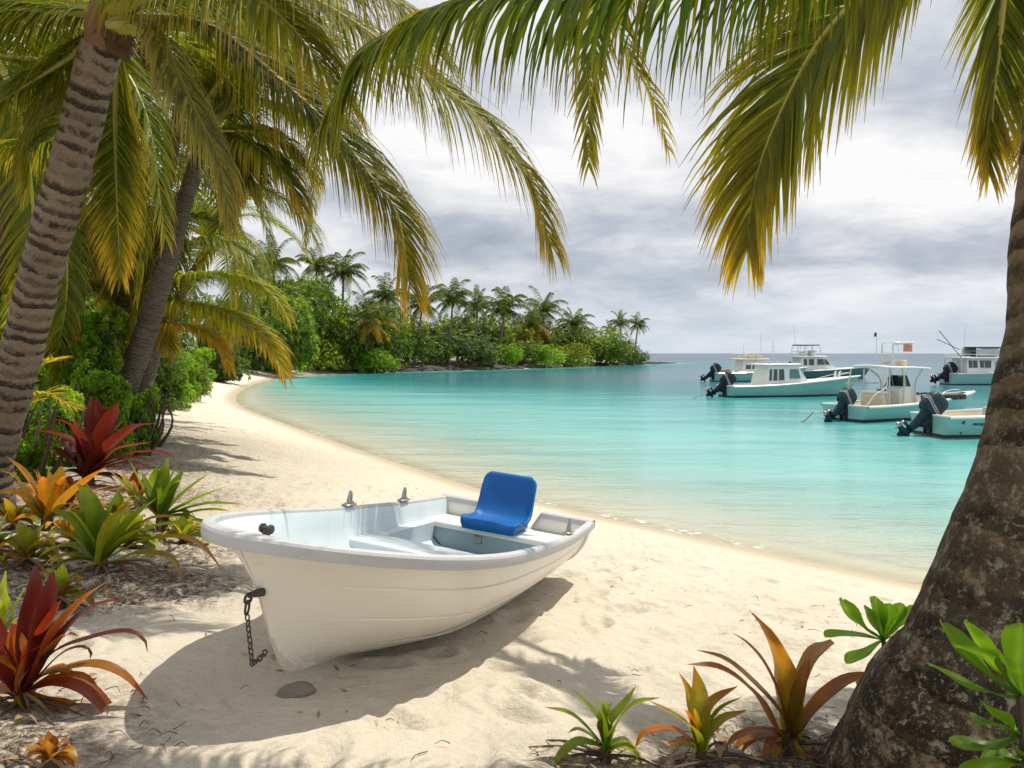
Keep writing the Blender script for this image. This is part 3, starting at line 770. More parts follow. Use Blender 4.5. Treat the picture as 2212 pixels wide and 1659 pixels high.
fa([(245, 60, 6.35), (256, 110, 6.7), (252, 200, 7.0), (250, 300, 7.1), (254, 456, 7.1), (260, 590, 7.1)], 90, .46, .034, age=.85, droop=.45, seed=4, bare=.12, rib=.024, U=(0, -1, .1), splay=(64, 26))
fa([(235, 40, 6.4), (150, 120, 6.6), (60, 180, 6.8), (-60, 260, 7.0)], 80, .66, .034, age=.15, droop=.8, seed=5, U=(-.2, -.4, 1))
fa([(235, 30, 6.4), (120, 20, 6.3), (0, 22, 6.2), (-140, 90, 6.2)], 80, .72, .034, age=.3, droop=.9, seed=6, rib=.03, U=(-.2, -.3, 1))
fa([(238, 40, 6.4), (180, -80, 6.6), (60, -110, 6.8), (-80, -30, 6.9)], 80, .75, .034, age=.1, droop=.9, seed=7)
fa([(240, 30, 6.3), (290, 0, 6.0), (380, -40, 5.6), (520, -20, 5.2), (640, 70, 4.95), (740, 210, 4.9)], 100, .72, .034, age=.35, droop=.95, seed=8, rib=.036, U=(.1, -.3, 1))
fa([(235, 60, 6.6), (230, 150, 7.0), (150, 240, 7.3), (110, 299, 7.4), (20, 318, 7.5), (-80, 360, 7.5)], 80, .55, .034, age=.62, droop=.9, seed=9)
fa([(240, 20, 6.3), (250, -60, 6.8), (330, -90, 7.4), (480, -30, 7.9), (580, 90, 8.2)], 90, .78, .036, age=.2, droop=.9, seed=10)
fa([(240, 20, 6.3), (225, -60, 5.8), (170, -160, 5.3), (60, -190, 4.9)], 70, .7, .036, age=.2, droop=.8, seed=11)
fa([(235, 50, 6.4), (190, 90, 6.9), (120, 170, 7.2), (70, 300, 7.4), (60, 400, 7.4)], 80, .6, .034, age=.4, droop=.7, seed=12, U=(-.5, -.5, .5))
fa([(245, 50, 6.3), (330, -90, 5.8), (520, -120, 5.3), (700, -70, 5.0), (860, 10, 4.8), (940, 110, 4.7)], 100, .72, .034, age=.3, droop=.95, seed=14, rib=.034, U=(.1, -.3, 1))
mb = MB()
rr = random.Random(3)
for i in range(26):
    a = rr.uniform(0, 6.28); c = P(236 + 30 * math.cos(a), rr.uniform(20, 95), 6.35 - .14 * math.sin(a) - .05) - b
    s_ = rr.uniform(.05, .10); d1 = Vector((math.cos(a), -math.sin(a) * .9, -rr.uniform(.1, .8))) * s_ * 1.5; d2 = Vector((-math.sin(a), -math.cos(a), .2)) * s_
    up = Vector((0, 0, 1)) * s_ * rr.uniform(.9, 1.5)
    mb.add([c - d2, c + d2, c + d2 * .8 + d1 * .6 + up * .1 - Vector((0, 0, s_)), c - d2 * .8 + d1 * .6 - Vector((0, 0, s_)), c - d2 * .7 + up, c + d2 * .7 + up], [(0, 1, 2, 3), (4, 5, 1, 0)])
mb.tube([P(230, 95, 6.35) - b, P(236, 60, 6.3) - b, P(240, 20, 6.3) - b, P(244, -30, 6.3) - b], [.16, .175, .15, .09], 20)
mb.build('fibre_sheath', M['fibre'], pa, angle=180)
mb = MB(); mb.tube([P(322, 50, 6.15) - b, P(326, 80, 6.1) - b, P(332, 110, 6.1) - b, P(338, 150, 6.1) - b, P(343, 195, 6.1) - b], [.02, .055, .06, .03, .006], 10, flat=.5); mb.build('dry_spathe', M['dry'], pa)
# --- palm B: second leaning trunk
b = P(240, 925, 14.4); b.z = gz(b.x, b.y)
pb = empty('coconut_palm', b, 'slender grey coconut palm leaning right behind the dark red bromeliad', 'palm tree', GP)
trunk(pb, b, [b - Vector((.1, 0, .4)), b, *PX([(262, 860, 14.3), (318, 708, 14.1), (369, 546, 13.9), (414, 384, 13.7), (442, 280, 13.5)])], [.34, .27, .22, .19, .15, .12, .10], M['trunkB'], n=24, ringw=.09)
def fb(pts, n=80, L=.95, w=.075, **k):
    n = int(n * 2.2); w *= .72; L *= 1.12; k['droop'] = k.get('droop', .5) * 1.5
    return frond(pb, b, PX(pts), n, L, w, fold=False, rib=.03, **k)
fb([(442, 285, 13.5), (490, 385, 13.2), (553, 402, 13.0), (618, 433, 12.9), (660, 475, 12.8), (680, 520, 12.8)], 90, .85, .045, age=.15, droop=1.0, seed=21, green=(.17, .22, .07))
fb([(442, 280, 13.5), (490, 240, 13.2), (570, 220, 12.8), (660, 260, 12.5), (740, 330, 12.3), (800, 430, 12.2)], age=.55, droop=1.0, seed=22)
fb([(442, 280, 13.5), (460, 200, 13.2), (530, 130, 12.8), (640, 120, 12.4), (740, 190, 12.2)], age=.25, droop=.9, seed=23)
fb([(442, 280, 13.5), (420, 200, 13.5), (380, 130, 13.6), (310, 120, 13.7), (240, 190, 13.8)], age=.2, droop=.9, seed=24)
fb([(442, 285, 13.5), (470, 290, 13.0), (510, 330, 12.7), (530, 400, 12.6)], age=.7, droop=.8, seed=26)
fb([(442, 280, 13.5), (450, 180, 13.9), (470, 90, 14.2), (520, 40, 14.4)], age=.05, droop=.7, seed=27)
fb([(442, 285, 13.5), (520, 280, 13.9), (600, 300, 14.2), (680, 380, 14.4)], age=.6, droop=1.0, seed=29)
fb([(442, 285, 13.5), (500, 300, 13.0), (560, 320, 12.6), (620, 380, 12.4), (650, 440, 12.3)], age=.7, droop=1.0, seed=30)
fb([(442, 275, 13.5), (500, 190, 13.6), (590, 150, 13.8), (690, 190, 14.0), (760, 290, 14.1)], age=.4, droop=.9, seed=46)
fb([(442, 275, 13.5), (470, 170, 13.4), (560, 70, 13.3), (680, 60, 13.2)], age=.2, droop=.9, seed=47)
mb = MB(); mb.tube([P(430, 330, 13.6) - b, P(440, 290, 13.5) - b, P(446, 255, 13.5) - b], [.14, .19, .10], 14); mb.build('fibre_sheath', M['fibre'], pb)
# --- palm C: thin trunk further back
b = P(95, 760, 17.5); b.z = gz(b.x, b.y)
pc = empty('coconut_palm', b, 'thin grey palm trunk half hidden behind the ringed palm and the hanging frond', 'palm tree', GP)
trunk(pc, b, [b, *PX([(130, 680, 17.3), (162, 588, 17.1), (194, 497, 16.9), (214, 445, 16.8), (250, 330, 16.5)])], [.16, .13, .10, .095, .09, .085], M['trunkB'], n=14, ringw=.1)
crown_fronds(pc, P(250, 330, 16.5) - b, 20, 8, 1.1)
# --- young stemless palm behind trunk B
b = P(290, 760, 16.0); b.z = gz(b.x, b.y)
py_ = empty('young_palm', b, 'low young palm with arching yellow green fronds reaching over the beach', 'palm tree')
mb = MB(); mb.tube([Vector((0, 0, -.2)), P(290, 720, 16) - b, P(300, 685, 16) - b], [.32, .26, .16], 14); mb.build('trunk', M['fibre'], py_, angle=180)
def fy(pts, n=80, L=.9, w=.078, **k):
    n = int(n * 2.3); w *= .75; L *= 1.05; k['droop'] = k.get('droop', .5) * 1.2
    return frond(py_, b, PX(pts), n, L, w, fold=False, rib=.028, **k)
fy([(300, 690, 16), (340, 625, 15.7), (390, 603, 15.4), (470, 590, 15.0), (551, 609, 14.7), (599, 648, 14.5), (624, 690, 14.4)], 100, .78, age=.38, droop=.85, seed=31, green=(.19, .24, .012))
fy([(300, 695, 16), (350, 655, 15.6), (454, 666, 15.1), (535, 701, 14.7), (583, 740, 14.5), (612, 805, 14.4)], 100, .95, age=.75, droop=.9, seed=32, green=(.21, .24, .012))
fy([(300, 700, 16), (345, 698, 15.8), (421, 708, 15.5), (470, 737, 15.3), (496, 798, 15.2)], 80, .6, .045, age=1.0, droop=.9, seed=33, green=(.26, .20, .015))
fy([(300, 700, 16), (340, 694, 15.9), (358, 734, 15.8), (368, 768, 15.8)], 60, .5, .045, age=1.0, droop=.8, seed=34, green=(.2, .18, .015))
fy([(298, 690, 16), (310, 600, 16.2), (345, 500, 16.4), (395, 420, 16.5)], 80, .9, age=.05, droop=.4, seed=35, green=(.045, .12, .012))
fy([(298, 690, 16), (300, 600, 16.4), (330, 510, 16.8), (420, 470, 17), (500, 500, 17)], 80, .9, age=.1, droop=.8, seed=36)
fy([(295, 690, 16), (282, 640, 15.7), (266, 610, 15.5), (240, 606, 15.3), (215, 640, 15.2)], 60, .55, .04, age=.35, droop=1.0, seed=37, green=(.2, .2, .07))
fy([(295, 690, 16), (250, 640, 16), (200, 620, 16), (140, 660, 16)], 70, .8, age=.2, droop=.8, seed=38)
fy([(298, 695, 16), (260, 700, 15.5), (220, 740, 15.2), (190, 800, 15.1)], 70, .7, age=.3, droop=.6, seed=39, green=(.05, .12, .01))
fy([(298, 690, 16), (370, 560, 16), (450, 520, 15.8), (520, 540, 15.6), (560, 600, 15.5)], 80, .9, age=.2, droop=.9, seed=40, green=(.17, .22, .07))
# --- small yellow palm low behind trunk A
b = P(30, 930, 8.9); b.z = gz(b.x, b.y)
pyy = empty('palm_seedling', b, 'small golden palm seedling fanning out low behind the ringed trunk', 'palm tree')
for pts, sd in (([(25, 930, 8.9), (45, 850, 8.9), (80, 795, 8.9), (130, 775, 8.8)], 51), ([(25, 930, 8.9), (50, 880, 8.8), (100, 850, 8.7), (160, 880, 8.6)], 52), ([(25, 930, 8.9), (10, 850, 9), (-10, 790, 9), (-50, 760, 9)], 53)):
    frond(pyy, b, PX(pts), 40, .36, .028, age=.85, droop=.35, seed=sd, fold=False, rib=.01, green=(.22, .2, .015), bare=.2)
# --- palm D: mossy trunk at the right edge, fronds hanging over the view
b = P(2040, 1650, 2.85); b.z = gz(b.x, b.y)
pd = empty('coconut_palm', b, 'thick mossy coconut palm trunk curving up the right edge beside the water', 'palm tree')
trunk(pd, b, [b + Vector((-.06, 0, -.35)), b + Vector((0, 0, -.02)), *PX([(2060, 1560, 2.8), (2104, 1425, 2.75), (2168, 1230, 2.75), (2218, 1080, 2.76), (2257, 940, 2.8), (2281, 830, 2.84), (2300, 700, 2.9), (2306, 480, 3.0), (2325, 200, 3.1), (2330, -100, 3.2), (2325, -330, 3.25)])],
      [.50, .43, .335, .25, .205, .192, .182, .185, .182, .175, .165, .155, .14], M['trunkD'], n=56, ringw=.13, amp=.022)
def fd(pts, n=90, L=.7, w=.04, **k): return frond(pd, b, PX(pts), n, L, w, **k)
cd = (2325, -350, 3.25)
fd([cd, (2150, -320, 3.2), (1950, -230, 3.1), (1700, -105, 3.0), (1400, -58, 3.0), (1150, -30, 3.05), (1005, 0, 3.1), (894, 48, 3.15), (783, 128, 3.2), (705, 262, 3.25)], 210, .66, .036, age=.22, droop=3.2, seed=61, bare=.12, K=9, rib=.026, U=(0, -.2, 1), splay=(66, 34), tipl=.5)
fd([cd, (2170, -330, 3.5), (1980, -150, 3.8), (1850, 0, 4.0), (1764, 101, 4.1), (1691, 235, 4.2), (1642, 356, 4.25), (1622, 456, 4.3), (1615, 530, 4.3)], 200, .74, .033, age=.62, droop=.85, seed=62, bare=.18, K=7, rib=.026, U=(-.45, -.75, .35), splay=(58, 22), tipl=.4)
fd([cd, (2260, -260, 3.6), (2180, -80, 3.9), (2165, 0, 4.0), (2157, 105, 4.1), (2145, 227, 4.2), (2136, 365, 4.2)], 140, .50, .028, age=.7, droop=.5, seed=63, bare=.18, K=5, rib=.024, U=(0, -1, .2), splay=(44, 18))
fd([cd, (1900, -420, 4.3), (1600, -330, 5.2), (1400, -180, 5.6), (1310, -40, 5.7), (1285, 80, 5.7), (1274, 185, 5.7), (1270, 280, 5.7), (1272, 352, 5.7)], 170, .55, .03, age=.5, droop=.5, seed=64, bare=.3, K=5, U=(0, -1, .2), splay=(48, 20))
fd([cd, (1900, -400, 4.6), (1500, -280, 5.8), (1330, -60, 6), (1357, 111, 6), (1398, 185, 6), (1425, 250, 6), (1443, 318, 6)], 160, .5, .03, age=.75, droop=1.2, seed=65, bare=.4, K=5, U=(.3, -.6, .6))
fd([cd, (2380, -250, 3.9), (2330, 0, 4.2), (2260, 180, 4.3), (2225, 330, 4.3)], 120, .6, .032, age=.6, droop=.5, seed=66, bare=.15, K=5, U=(0, -1, .4))
fd([cd, (2150, -450, 3.0), (1900, -480, 2.7), (1650, -380, 2.5), (1450, -280, 2.4)], 190, .66, .034, age=.2, droop=3.0, seed=67, bare=.12, K=6)
fd([cd, (2250, -500, 2.6), (2000, -560, 1.9), (1700, -600, 1.3)], 80, .7, .042, age=.2, droop=1.0, seed=68, K=5)
fd([cd, (2500, -450, 3.2), (2800, -400, 3.2), (3000, -100, 3.2)], 80, .7, .042, age=.3, droop=.8, seed=69, K=5)
fd([cd, (2400, -500, 2.6), (2500, -500, 1.8), (2700, -300, 1.0)], 80, .7, .042, age=.3, droop=.8, seed=70, K=5)
# --- palms filling the grove on the left
GB = 'palms standing in the grove behind the beach'
for i, (px, py, dep, bx, sc, lab, age) in enumerate([
    (40, 300, 13.5, -60, 1.05, 'palm crown with drooping dark fronds behind the top of the ringed trunk', 0),
    (-20, 470, 16.0, -80, 1.0, 'palm with gold tipped fronds peeping out left of the ringed trunk', 1),
    (455, 520, 21.0, 290, .75, 'silvery green palm crown right of the slender grey trunk', 0),
    (150, 200, 18.0, 110, 1.1, 'tall palm in the grove just left of the ringed palm crown', 0),
    (420, 60, 15.5, 290, 1.2, 'dark palm crown above the slender grey palm', 0),
    (-60, 120, 11.0, -200, 1.1, 'palm crown overhanging the top left corner', 0),
    ]):
    bb = P(bx, 800, dep); bb.z = gz(bb.x, bb.y); tt = P(px, py, dep)
    palm_generic(bb, tt, .16, .1, 20, 100 + i, sc, lab, GB, age=age)
# ------------------------------------------------------------------ broad leaved bushes
def leaf_card(V, F, C, c, d, nrm, L, W, col, kind='obovate'):
    """one folded leaf starting at c along d"""
    a = d.cross(nrm)
    if a.length < 1e-5: a = d.orthogonal()
    a.normalize(); n_ = a.cross(d).normalized(); b = len(V)
    if kind == 'simple':
        V += [c, c + d * L * .55 + a * W * .5 - n_ * W * .1, c + d * L - n_ * L * .12, c + d * L * .55 - a * W * .5 - n_ * W * .1]
        F.append((b, b + 1, b + 2, b + 3)); C += [col] * 4; return
    st = [(0, .08, 0), (.3, .42, .02), (.62, .95, .02), (.86, .86, -.03), (1.0, .3, -.08)]
    for s, w, z in st:
        p = c + d * L * s + n_ * (z * L)
        V += [p - a * W * .5 * w + n_ * W * .12 * w, p, p + a * W * .5 * w + n_ * W * .12 * w]; k = .9 + .2 * s
        C += [tuple(x * k for x in col), tuple(x * k * 1.15 for x in col), tuple(x * k for x in col)]
    for i in range(4):
        for j in range(2):
            o_ = b + i * 3 + j; F.append((o_, o_ + 1, o_ + 4, o_ + 3))
def bush_mesh(name, seed, rad, nclust, nleaf, L, W, cols, kind='obovate', lumps=9, fill=.35, small=1.0):
    rr = random.Random(seed); V, F, C = [], [], []
    lob = []
    for i in range(lumps):
        a = rr.uniform(0, 6.283); e = rr.uniform(-.1, 1.0); r_ = rr.uniform(.35, .75)
        lob.append((Vector((math.cos(a) * r_ * rad[0] * (1 - .3 * max(0, e)), math.sin(a) * r_ * rad[1] * (1 - .3 * max(0, e)), rad[2] * ((.36 + .48 * e) if small == 1 else .03 + .80 * rr.random() ** 1.25))), rr.uniform(.30, .5) * (1 if small == 1 else .95), rr.uniform(.75, 1.3)))
    for i in range(nclust):
        c0, lr, tone = lob[rr.randrange(lumps)]
        while True:
            v = Vector((rr.gauss(0, 1), rr.gauss(0, 1), rr.gauss(0, 1))).normalized()
            if v.z > -.75: break
        q = rr.uniform(1 - fill, 1.0) ** .5
        c = c0 + Vector((v.x * rad[0], v.y * rad[1], v.z * min(rad[2], 1.15) * .85)) * lr * q * rr.uniform(.9, 1.12)
        if c.z < .03: c.z = rr.uniform(.03, .12)
        ax = (v + Vector((0, 0, .8)) + Vector((rr.gauss(0, .3), rr.gauss(0, .3), 0))).normalized()
        base = rr.choice(cols); tn = tone * rr.uniform(.8, 1.2); col = tuple(x * tn for x in base)
        u_ = ax.orthogonal().normalized(); w_ = ax.cross(u_)
        ph = rr.uniform(0, 6.28)
        for k in range(nleaf):
            a = ph + k * 2.4; el = .15 + .95 * k / nleaf + rr.gauss(0, .12)
            d = (u_ * math.cos(a) + w_ * math.sin(a)) * math.cos(el) + ax * math.sin(el)
            br = rr.uniform(.85, 1.2)
            leaf_card(V, F, C, c, d.normalized(), ax, L * rr.uniform(.7, 1.1), W * rr.uniform(.8, 1.1), tuple(x * br for x in col), kind)
    return mesh_from(name, [tuple(v) for v in V], F, M['bush'], C, angle=180)
def stems_mesh(seed, rad, n=7, r=.03):
    rr = random.Random(seed); mb = MB()
    for i in range(n):
        a = rr.uniform(0, 6.28); e = Vector((math.cos(a) * rad[0] * rr.uniform(.1, .4), math.sin(a) * rad[1] * rr.uniform(.1, .4), rad[2] * rr.uniform(.3, .5)))
        m_ = e * .5 + Vector((rr.gauss(0, .1) * rad[0], rr.gauss(0, .1) * rad[1], 0))
        mb.tube(catmull([Vector((m_.x * .2, m_.y * .2, -.15)), m_, e], 8), [r * (1 - .8 * k / 7) for k in range(8)], 6)
    return mesh_from('branches', mb.v, mb.f, M['stem'], mb.c, mb.a)
BG = [(.115, .205, .012), (.09, .165, .012), (.15, .235, .016)]
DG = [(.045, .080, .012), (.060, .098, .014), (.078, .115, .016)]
YG = [(.125, .155, .016), (.105, .138, .016), (.155, .175, .02)]
SG = [(.075, .105, .045), (.06, .088, .035), (.09, .12, .055)]
BUSHES = {
 'broad': (bush_mesh('foliage', 1, (1, 1, 1), 420, 8, .16, .075, BG, lumps=12), stems_mesh(1, (1, 1, 1))),
 'broad2': (bush_mesh('foliage', 2, (1, 1, 1), 420, 8, .15, .07, BG + DG[:1], lumps=14), stems_mesh(2, (1, 1, 1))),
 'fine': (bush_mesh('foliage', 3, (1, 1, 1), 1100, 6, .075, .036, BG, 'simple', lumps=16), stems_mesh(3, (1, 1, 1), 8, .02)),
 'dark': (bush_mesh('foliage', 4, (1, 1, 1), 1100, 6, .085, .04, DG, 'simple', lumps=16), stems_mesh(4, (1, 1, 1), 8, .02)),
 'yellow': (bush_mesh('foliage', 5, (1, 1, 1), 1100, 6, .075, .036, YG, 'simple', lumps=18), stems_mesh(5, (1, 1, 1), 8, .02)),
 'grey': (bush_mesh('foliage', 6, (1, 1, 1), 1300, 6, .07, .034, SG, 'simple', lumps=20), stems_mesh(6, (1, 1, 1), 8, .02)),
 'mixed': (bush_mesh('foliage', 7, (1, 1, 1), 1200, 6, .08, .038, DG + YG[:1] + BG[:1], 'simple', lumps=18), stems_mesh(7, (1, 1, 1), 8, .02)),
}
for kk_, a_ in (('broad', (11, (1, 1, 2.4), 900, 8, .19, .09, BG, 'obovate', 26)), ('broad2', (12, (1, 1, 2.4), 900, 8, .18, .085, BG + DG[:1], 'obovate', 28)), ('dark', (13, (1, 1, 2.4), 2400, 6, .10, .047, DG, 'simple', 34)), ('mixed', (14, (1, 1, 2.4), 2400, 6, .10, .045, DG + YG[:1] + BG[:1], 'simple', 34)), ('fine', (15, (1, 1, 2.4), 2400, 6, .10, .046, BG, 'simple', 34))):
    BUSHES[kk_ + '_tall'] = (bush_mesh('foliage', a_[0], *a_[1:-1], lumps=a_[-1], small=.55), stems_mesh(a_[0], (1, 1, 2.4), 9, .04)); BUSHES[kk_ + '_tall'][0]['tall'] = 1
def bush(kind, px, ytop, dep, wpx, label, group=None, depth_k=.8, name='bush', zb=None, cat='bush', rz=None):
    wid = wpx / FPX * dep / 2
    b = P(px, 800, dep); b.z = gz(b.x, b.y) if zb is None else zb
    h = P(px, ytop, dep).z - b.z
    o = empty(name, b, label, cat, group)
    asp = h / max(.05, wid); tall = asp > 1.75
    f, s = BUSHES[kind + '_tall' if tall and kind + '_tall' in BUSHES else kind]
    a = link('foliage', f, o); c = link('branches', s, o)
    mx = Matrix.Diagonal((wid * .92, wid * .92 * depth_k, h * .88 / (2.4 if f.get('tall') else 1), 1)); a.matrix_local = mx @ Matrix.Rotation(((px * 7 + ytop * 3) % 628) / 100 if rz is None else rz, 4, 'Z'); c.matrix_local = a.matrix_local.copy()
    return o
GL = 'bushes behind the palms on the left of the beach'
for k, px, yt, dep, w_, lab in [
    ('broad', 10, 520, 11.5, 190, 'tall bright green bush behind the left side of the ringed trunk'),
    ('broad2', 190, 625, 13.5, 190, 'bright broad leaved bush between the ringed trunk and the slender palm'),
    ('broad', 215, 740, 12.2, 150, 'dense glossy bush standing behind the dark red bromeliad'),
    ('broad2', 110, 640, 14.5, 190, 'broad leaved bush showing just right of the ringed trunk'),
    ('broad', 318, 800, 14.2, 70, 'small lime green bush at the foot of the slender grey palm'),
    ('broad2', 292, 850, 12.9, 72, 'lowest lime green shrub right of the dark red bromeliad'),
    ('fine', 372, 735, 27.0, 115, 'rounded bright green bush at the back edge of the sand'),
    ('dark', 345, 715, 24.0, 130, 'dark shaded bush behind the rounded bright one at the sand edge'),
    ('fine', 425, 735, 46.0, 84, 'green bush under the gold fronds of the low young palm'),
    ('mixed', 474, 720, 68.0, 84, 'mixed green bush further along the sand edge'),
    ('yellow', 560, 715, 106.0, 100, 'yellowish bush near the far corner of the beach'),
    ('fine', 405, 768, 34.0, 66, 'low bright bush on the sand edge right of the rounded one'),
    ('dark', 470, 690, 62.0, 110, 'dark bush standing between the sand edge bushes and the headland'),
    ('broad', 130, 800, 10.8, 150, 'leafy bush filling the gap behind the orange bromeliad'),
    ('broad', 60, 930, 9.4, 110, 'low leafy plant at the foot of the big ringed trunk'),
    ]:
    bush(k, px, yt, dep, w_, lab, GL)
GT = 'trees of the grove behind the palms'
for k, px, yt, dep, w_, lab in [
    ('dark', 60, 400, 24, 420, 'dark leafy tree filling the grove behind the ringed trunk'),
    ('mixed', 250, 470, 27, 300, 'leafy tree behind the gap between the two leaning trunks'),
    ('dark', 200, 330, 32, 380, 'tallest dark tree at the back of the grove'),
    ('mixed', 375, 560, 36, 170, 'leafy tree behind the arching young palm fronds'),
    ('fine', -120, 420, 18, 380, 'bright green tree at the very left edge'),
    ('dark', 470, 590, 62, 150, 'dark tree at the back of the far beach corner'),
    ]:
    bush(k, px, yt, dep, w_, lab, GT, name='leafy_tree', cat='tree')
# ------------------------------------------------------------------ headland
GH = 'bushes along the rocky headland shore'
for k, px, yt, dep, w_, lab in [
    ('mixed', 600, 745, 108, 120, 'low green bush at the very corner where the sand ends'),
    ('dark', 545, 690, 84, 130, 'dark bush at the left end of the headland above the beach corner'),
    ('yellow', 688, 735, 101, 125, 'yellow green rounded bush where the beach meets the headland'),
    ('mixed', 640, 720, 107, 120, 'bush behind and left of the yellow green one at the beach corner'),
    ('fine', 745, 715, 105, 120, 'taller yellowish shrub between the beach corner and the bright green bush'),
    ('fine', 812, 752, 104, 110, 'bright green low bush at the water edge below the gold fronded palm'),
    ('dark', 870, 705, 114, 130, 'dark bush beside the leaning pale trunk on the headland'),
    ('grey', 985, 716, 124, 175, 'large grey green bush overhanging the middle of the headland shore'),
    ('fine', 1030, 748, 127, 90, 'light green bush spilling over the rocks right of the large grey green one'),
    ('dark', 1130, 735, 138, 110, 'dark bush behind the small bright one on the headland'),
    ('mixed', 925, 735, 121, 110, 'bush left of the large grey green one on the headland'),
    ('fine', 1093, 742, 133, 75, 'small bright bush right of the large grey green one'),
    ('fine', 1175, 745, 141, 105, 'light green bush below the cluster of headland palms'),
    ('yellow', 1235, 742, 148, 80, 'yellow green bush under the lone headland palm'),
    ('mixed', 1300, 705, 160, 130, 'airy bush with bare branches toward the headland point'),
    ('grey', 1345, 735, 168, 85, 'grey green bush at the tip of the headland'),
    ('dark', 1378, 757, 174, 50, 'last low bush on the headland point'),
    ]:
    bush(k, px, yt, dep, w_ * 1.25, lab, GH)
GB2 = 'trees rising behind the headland bushes'
LB = [('mixed', 590, 590, 92, 150, 'leafy tree below the tallest headland palm'), ('mixed', 600, 640, 86, 150, 'broad tree at the back of the far beach corner'), ('dark', 650, 620, 100, 150, 'dark tree between the tallest palm and its neighbour'), ('mixed', 715, 640, 104, 140, 'tree behind the twin headland palms'),
      ('fine', 660, 585, 112, 120, 'bright tree top high on the left of the headland'), ('mixed', 780, 655, 112, 150, 'tree behind the gold fronded palm'), ('yellow', 850, 672, 122, 130, 'yellowish tree behind the leaning pale trunk'), ('mixed', 920, 690, 130, 150, 'tree behind the large grey green bush'),
      ('dark', 1000, 685, 138, 140, 'dark tree below the middle headland palms'), ('mixed', 1070, 680, 143, 140, 'tree under the leafy palm crowns of the headland'), ('dark', 1135, 690, 152, 130, 'dark tree behind the palm cluster'), ('mixed', 1200, 700, 158, 120, 'tree left of the lone headland palm'), ('yellow', 1262, 712, 165, 100, 'yellowish tree right of the lone headland palm'), ('dark', 820, 700, 108, 110, 'shaded tree between the gold fronded palm and the bright bush')]
for k, px, yt, dep, w_, lab in LB: bush(k, px, yt - (14 if px < 860 else 6), dep, w_ * 1.5, lab, GB2, name='leafy_tree', cat='tree')
# crown meshes for the far palms: one mesh of many fronds
def far_crown(seed, n=20, age=0):
    rr = random.Random(seed); V, F, C = [], [], []
    for i in range(n):
        f = (i + .5) / n; el = 84 - 112 * f + rr.gauss(0, 7); az = i * 2.39996 + rr.gauss(0, .2); L = rr.uniform(.85, 1.1) * (.8 if f < .15 else 1)
        e = R(el); pts = []
        d = Vector((math.cos(az) * math.cos(e), math.sin(az) * math.cos(e), math.sin(e))); p = Vector((0, 0, 0))
        for k in range(9):
            pts.append(p.copy()); p = p + d * L / 8; d = (d + Vector((0, 0, -.12 - .035 * k))).normalized()
        yl = max(0, f - .80 + age * .42) * 1.7
        for k in range(1, 9):
            T = (pts[k] - pts[k - 1]).normalized(); S = T.cross(Vector((0, 0, 1))).normalized()
            for h in (.2, .55, .9):
                q = pts[k - 1].lerp(pts[k], h); s = (k - 1 + h) / 8
                ll = .32 * (1 - .55 * s ** 2) * (.5 + .5 * min(1, s * 4)); w_ = .024
                for sd in (1, -1):
                    y = min(1, max(0, yl + rr.gauss(0, .12))); g = rr.uniform(.75, 1.3)
                    col = tuple(min(.7, ((.042, .07, .016)[j] * (1 - y) + (.34, .20, .02)[j] * y) * g) for j in range(3))
                    tip = q + (S * sd * .75 + T * .55 + Vector((0, 0, -.55 - .3 * rr.random()))).normalized() * ll
                    mid = q.lerp(tip, .45) + Vector((0, 0, .035)); b = len(V)
                    V += [q - T * w_ * .3, q + T * w_ * .5, mid + T * w_ * .5, tip, mid - T * w_ * .5]; F.append((b, b + 1, b + 2, b + 3, b + 4)); C += [col] * 5
        b = len(V)
        for k in range(9):
            w_ = .018 * (1 - k / 10); V += [pts[k] + Vector((0, 0, w_)), pts[k] - Vector((0, 0, w_))]; C += [(.12, .12, .03)] * 2
        F += [(b + 2 * k, b + 2 * k + 1, b + 2 * k + 3, b + 2 * k + 2) for k in range(8)]
    return mesh_from('crown', [tuple(v) for v in V], F, M['palm'], C, angle=180)
FC = [far_crown(1), far_crown(2), far_crown(3, 22), far_crown(4, 22, 1)]
GPH = 'coconut palms standing along the headland'
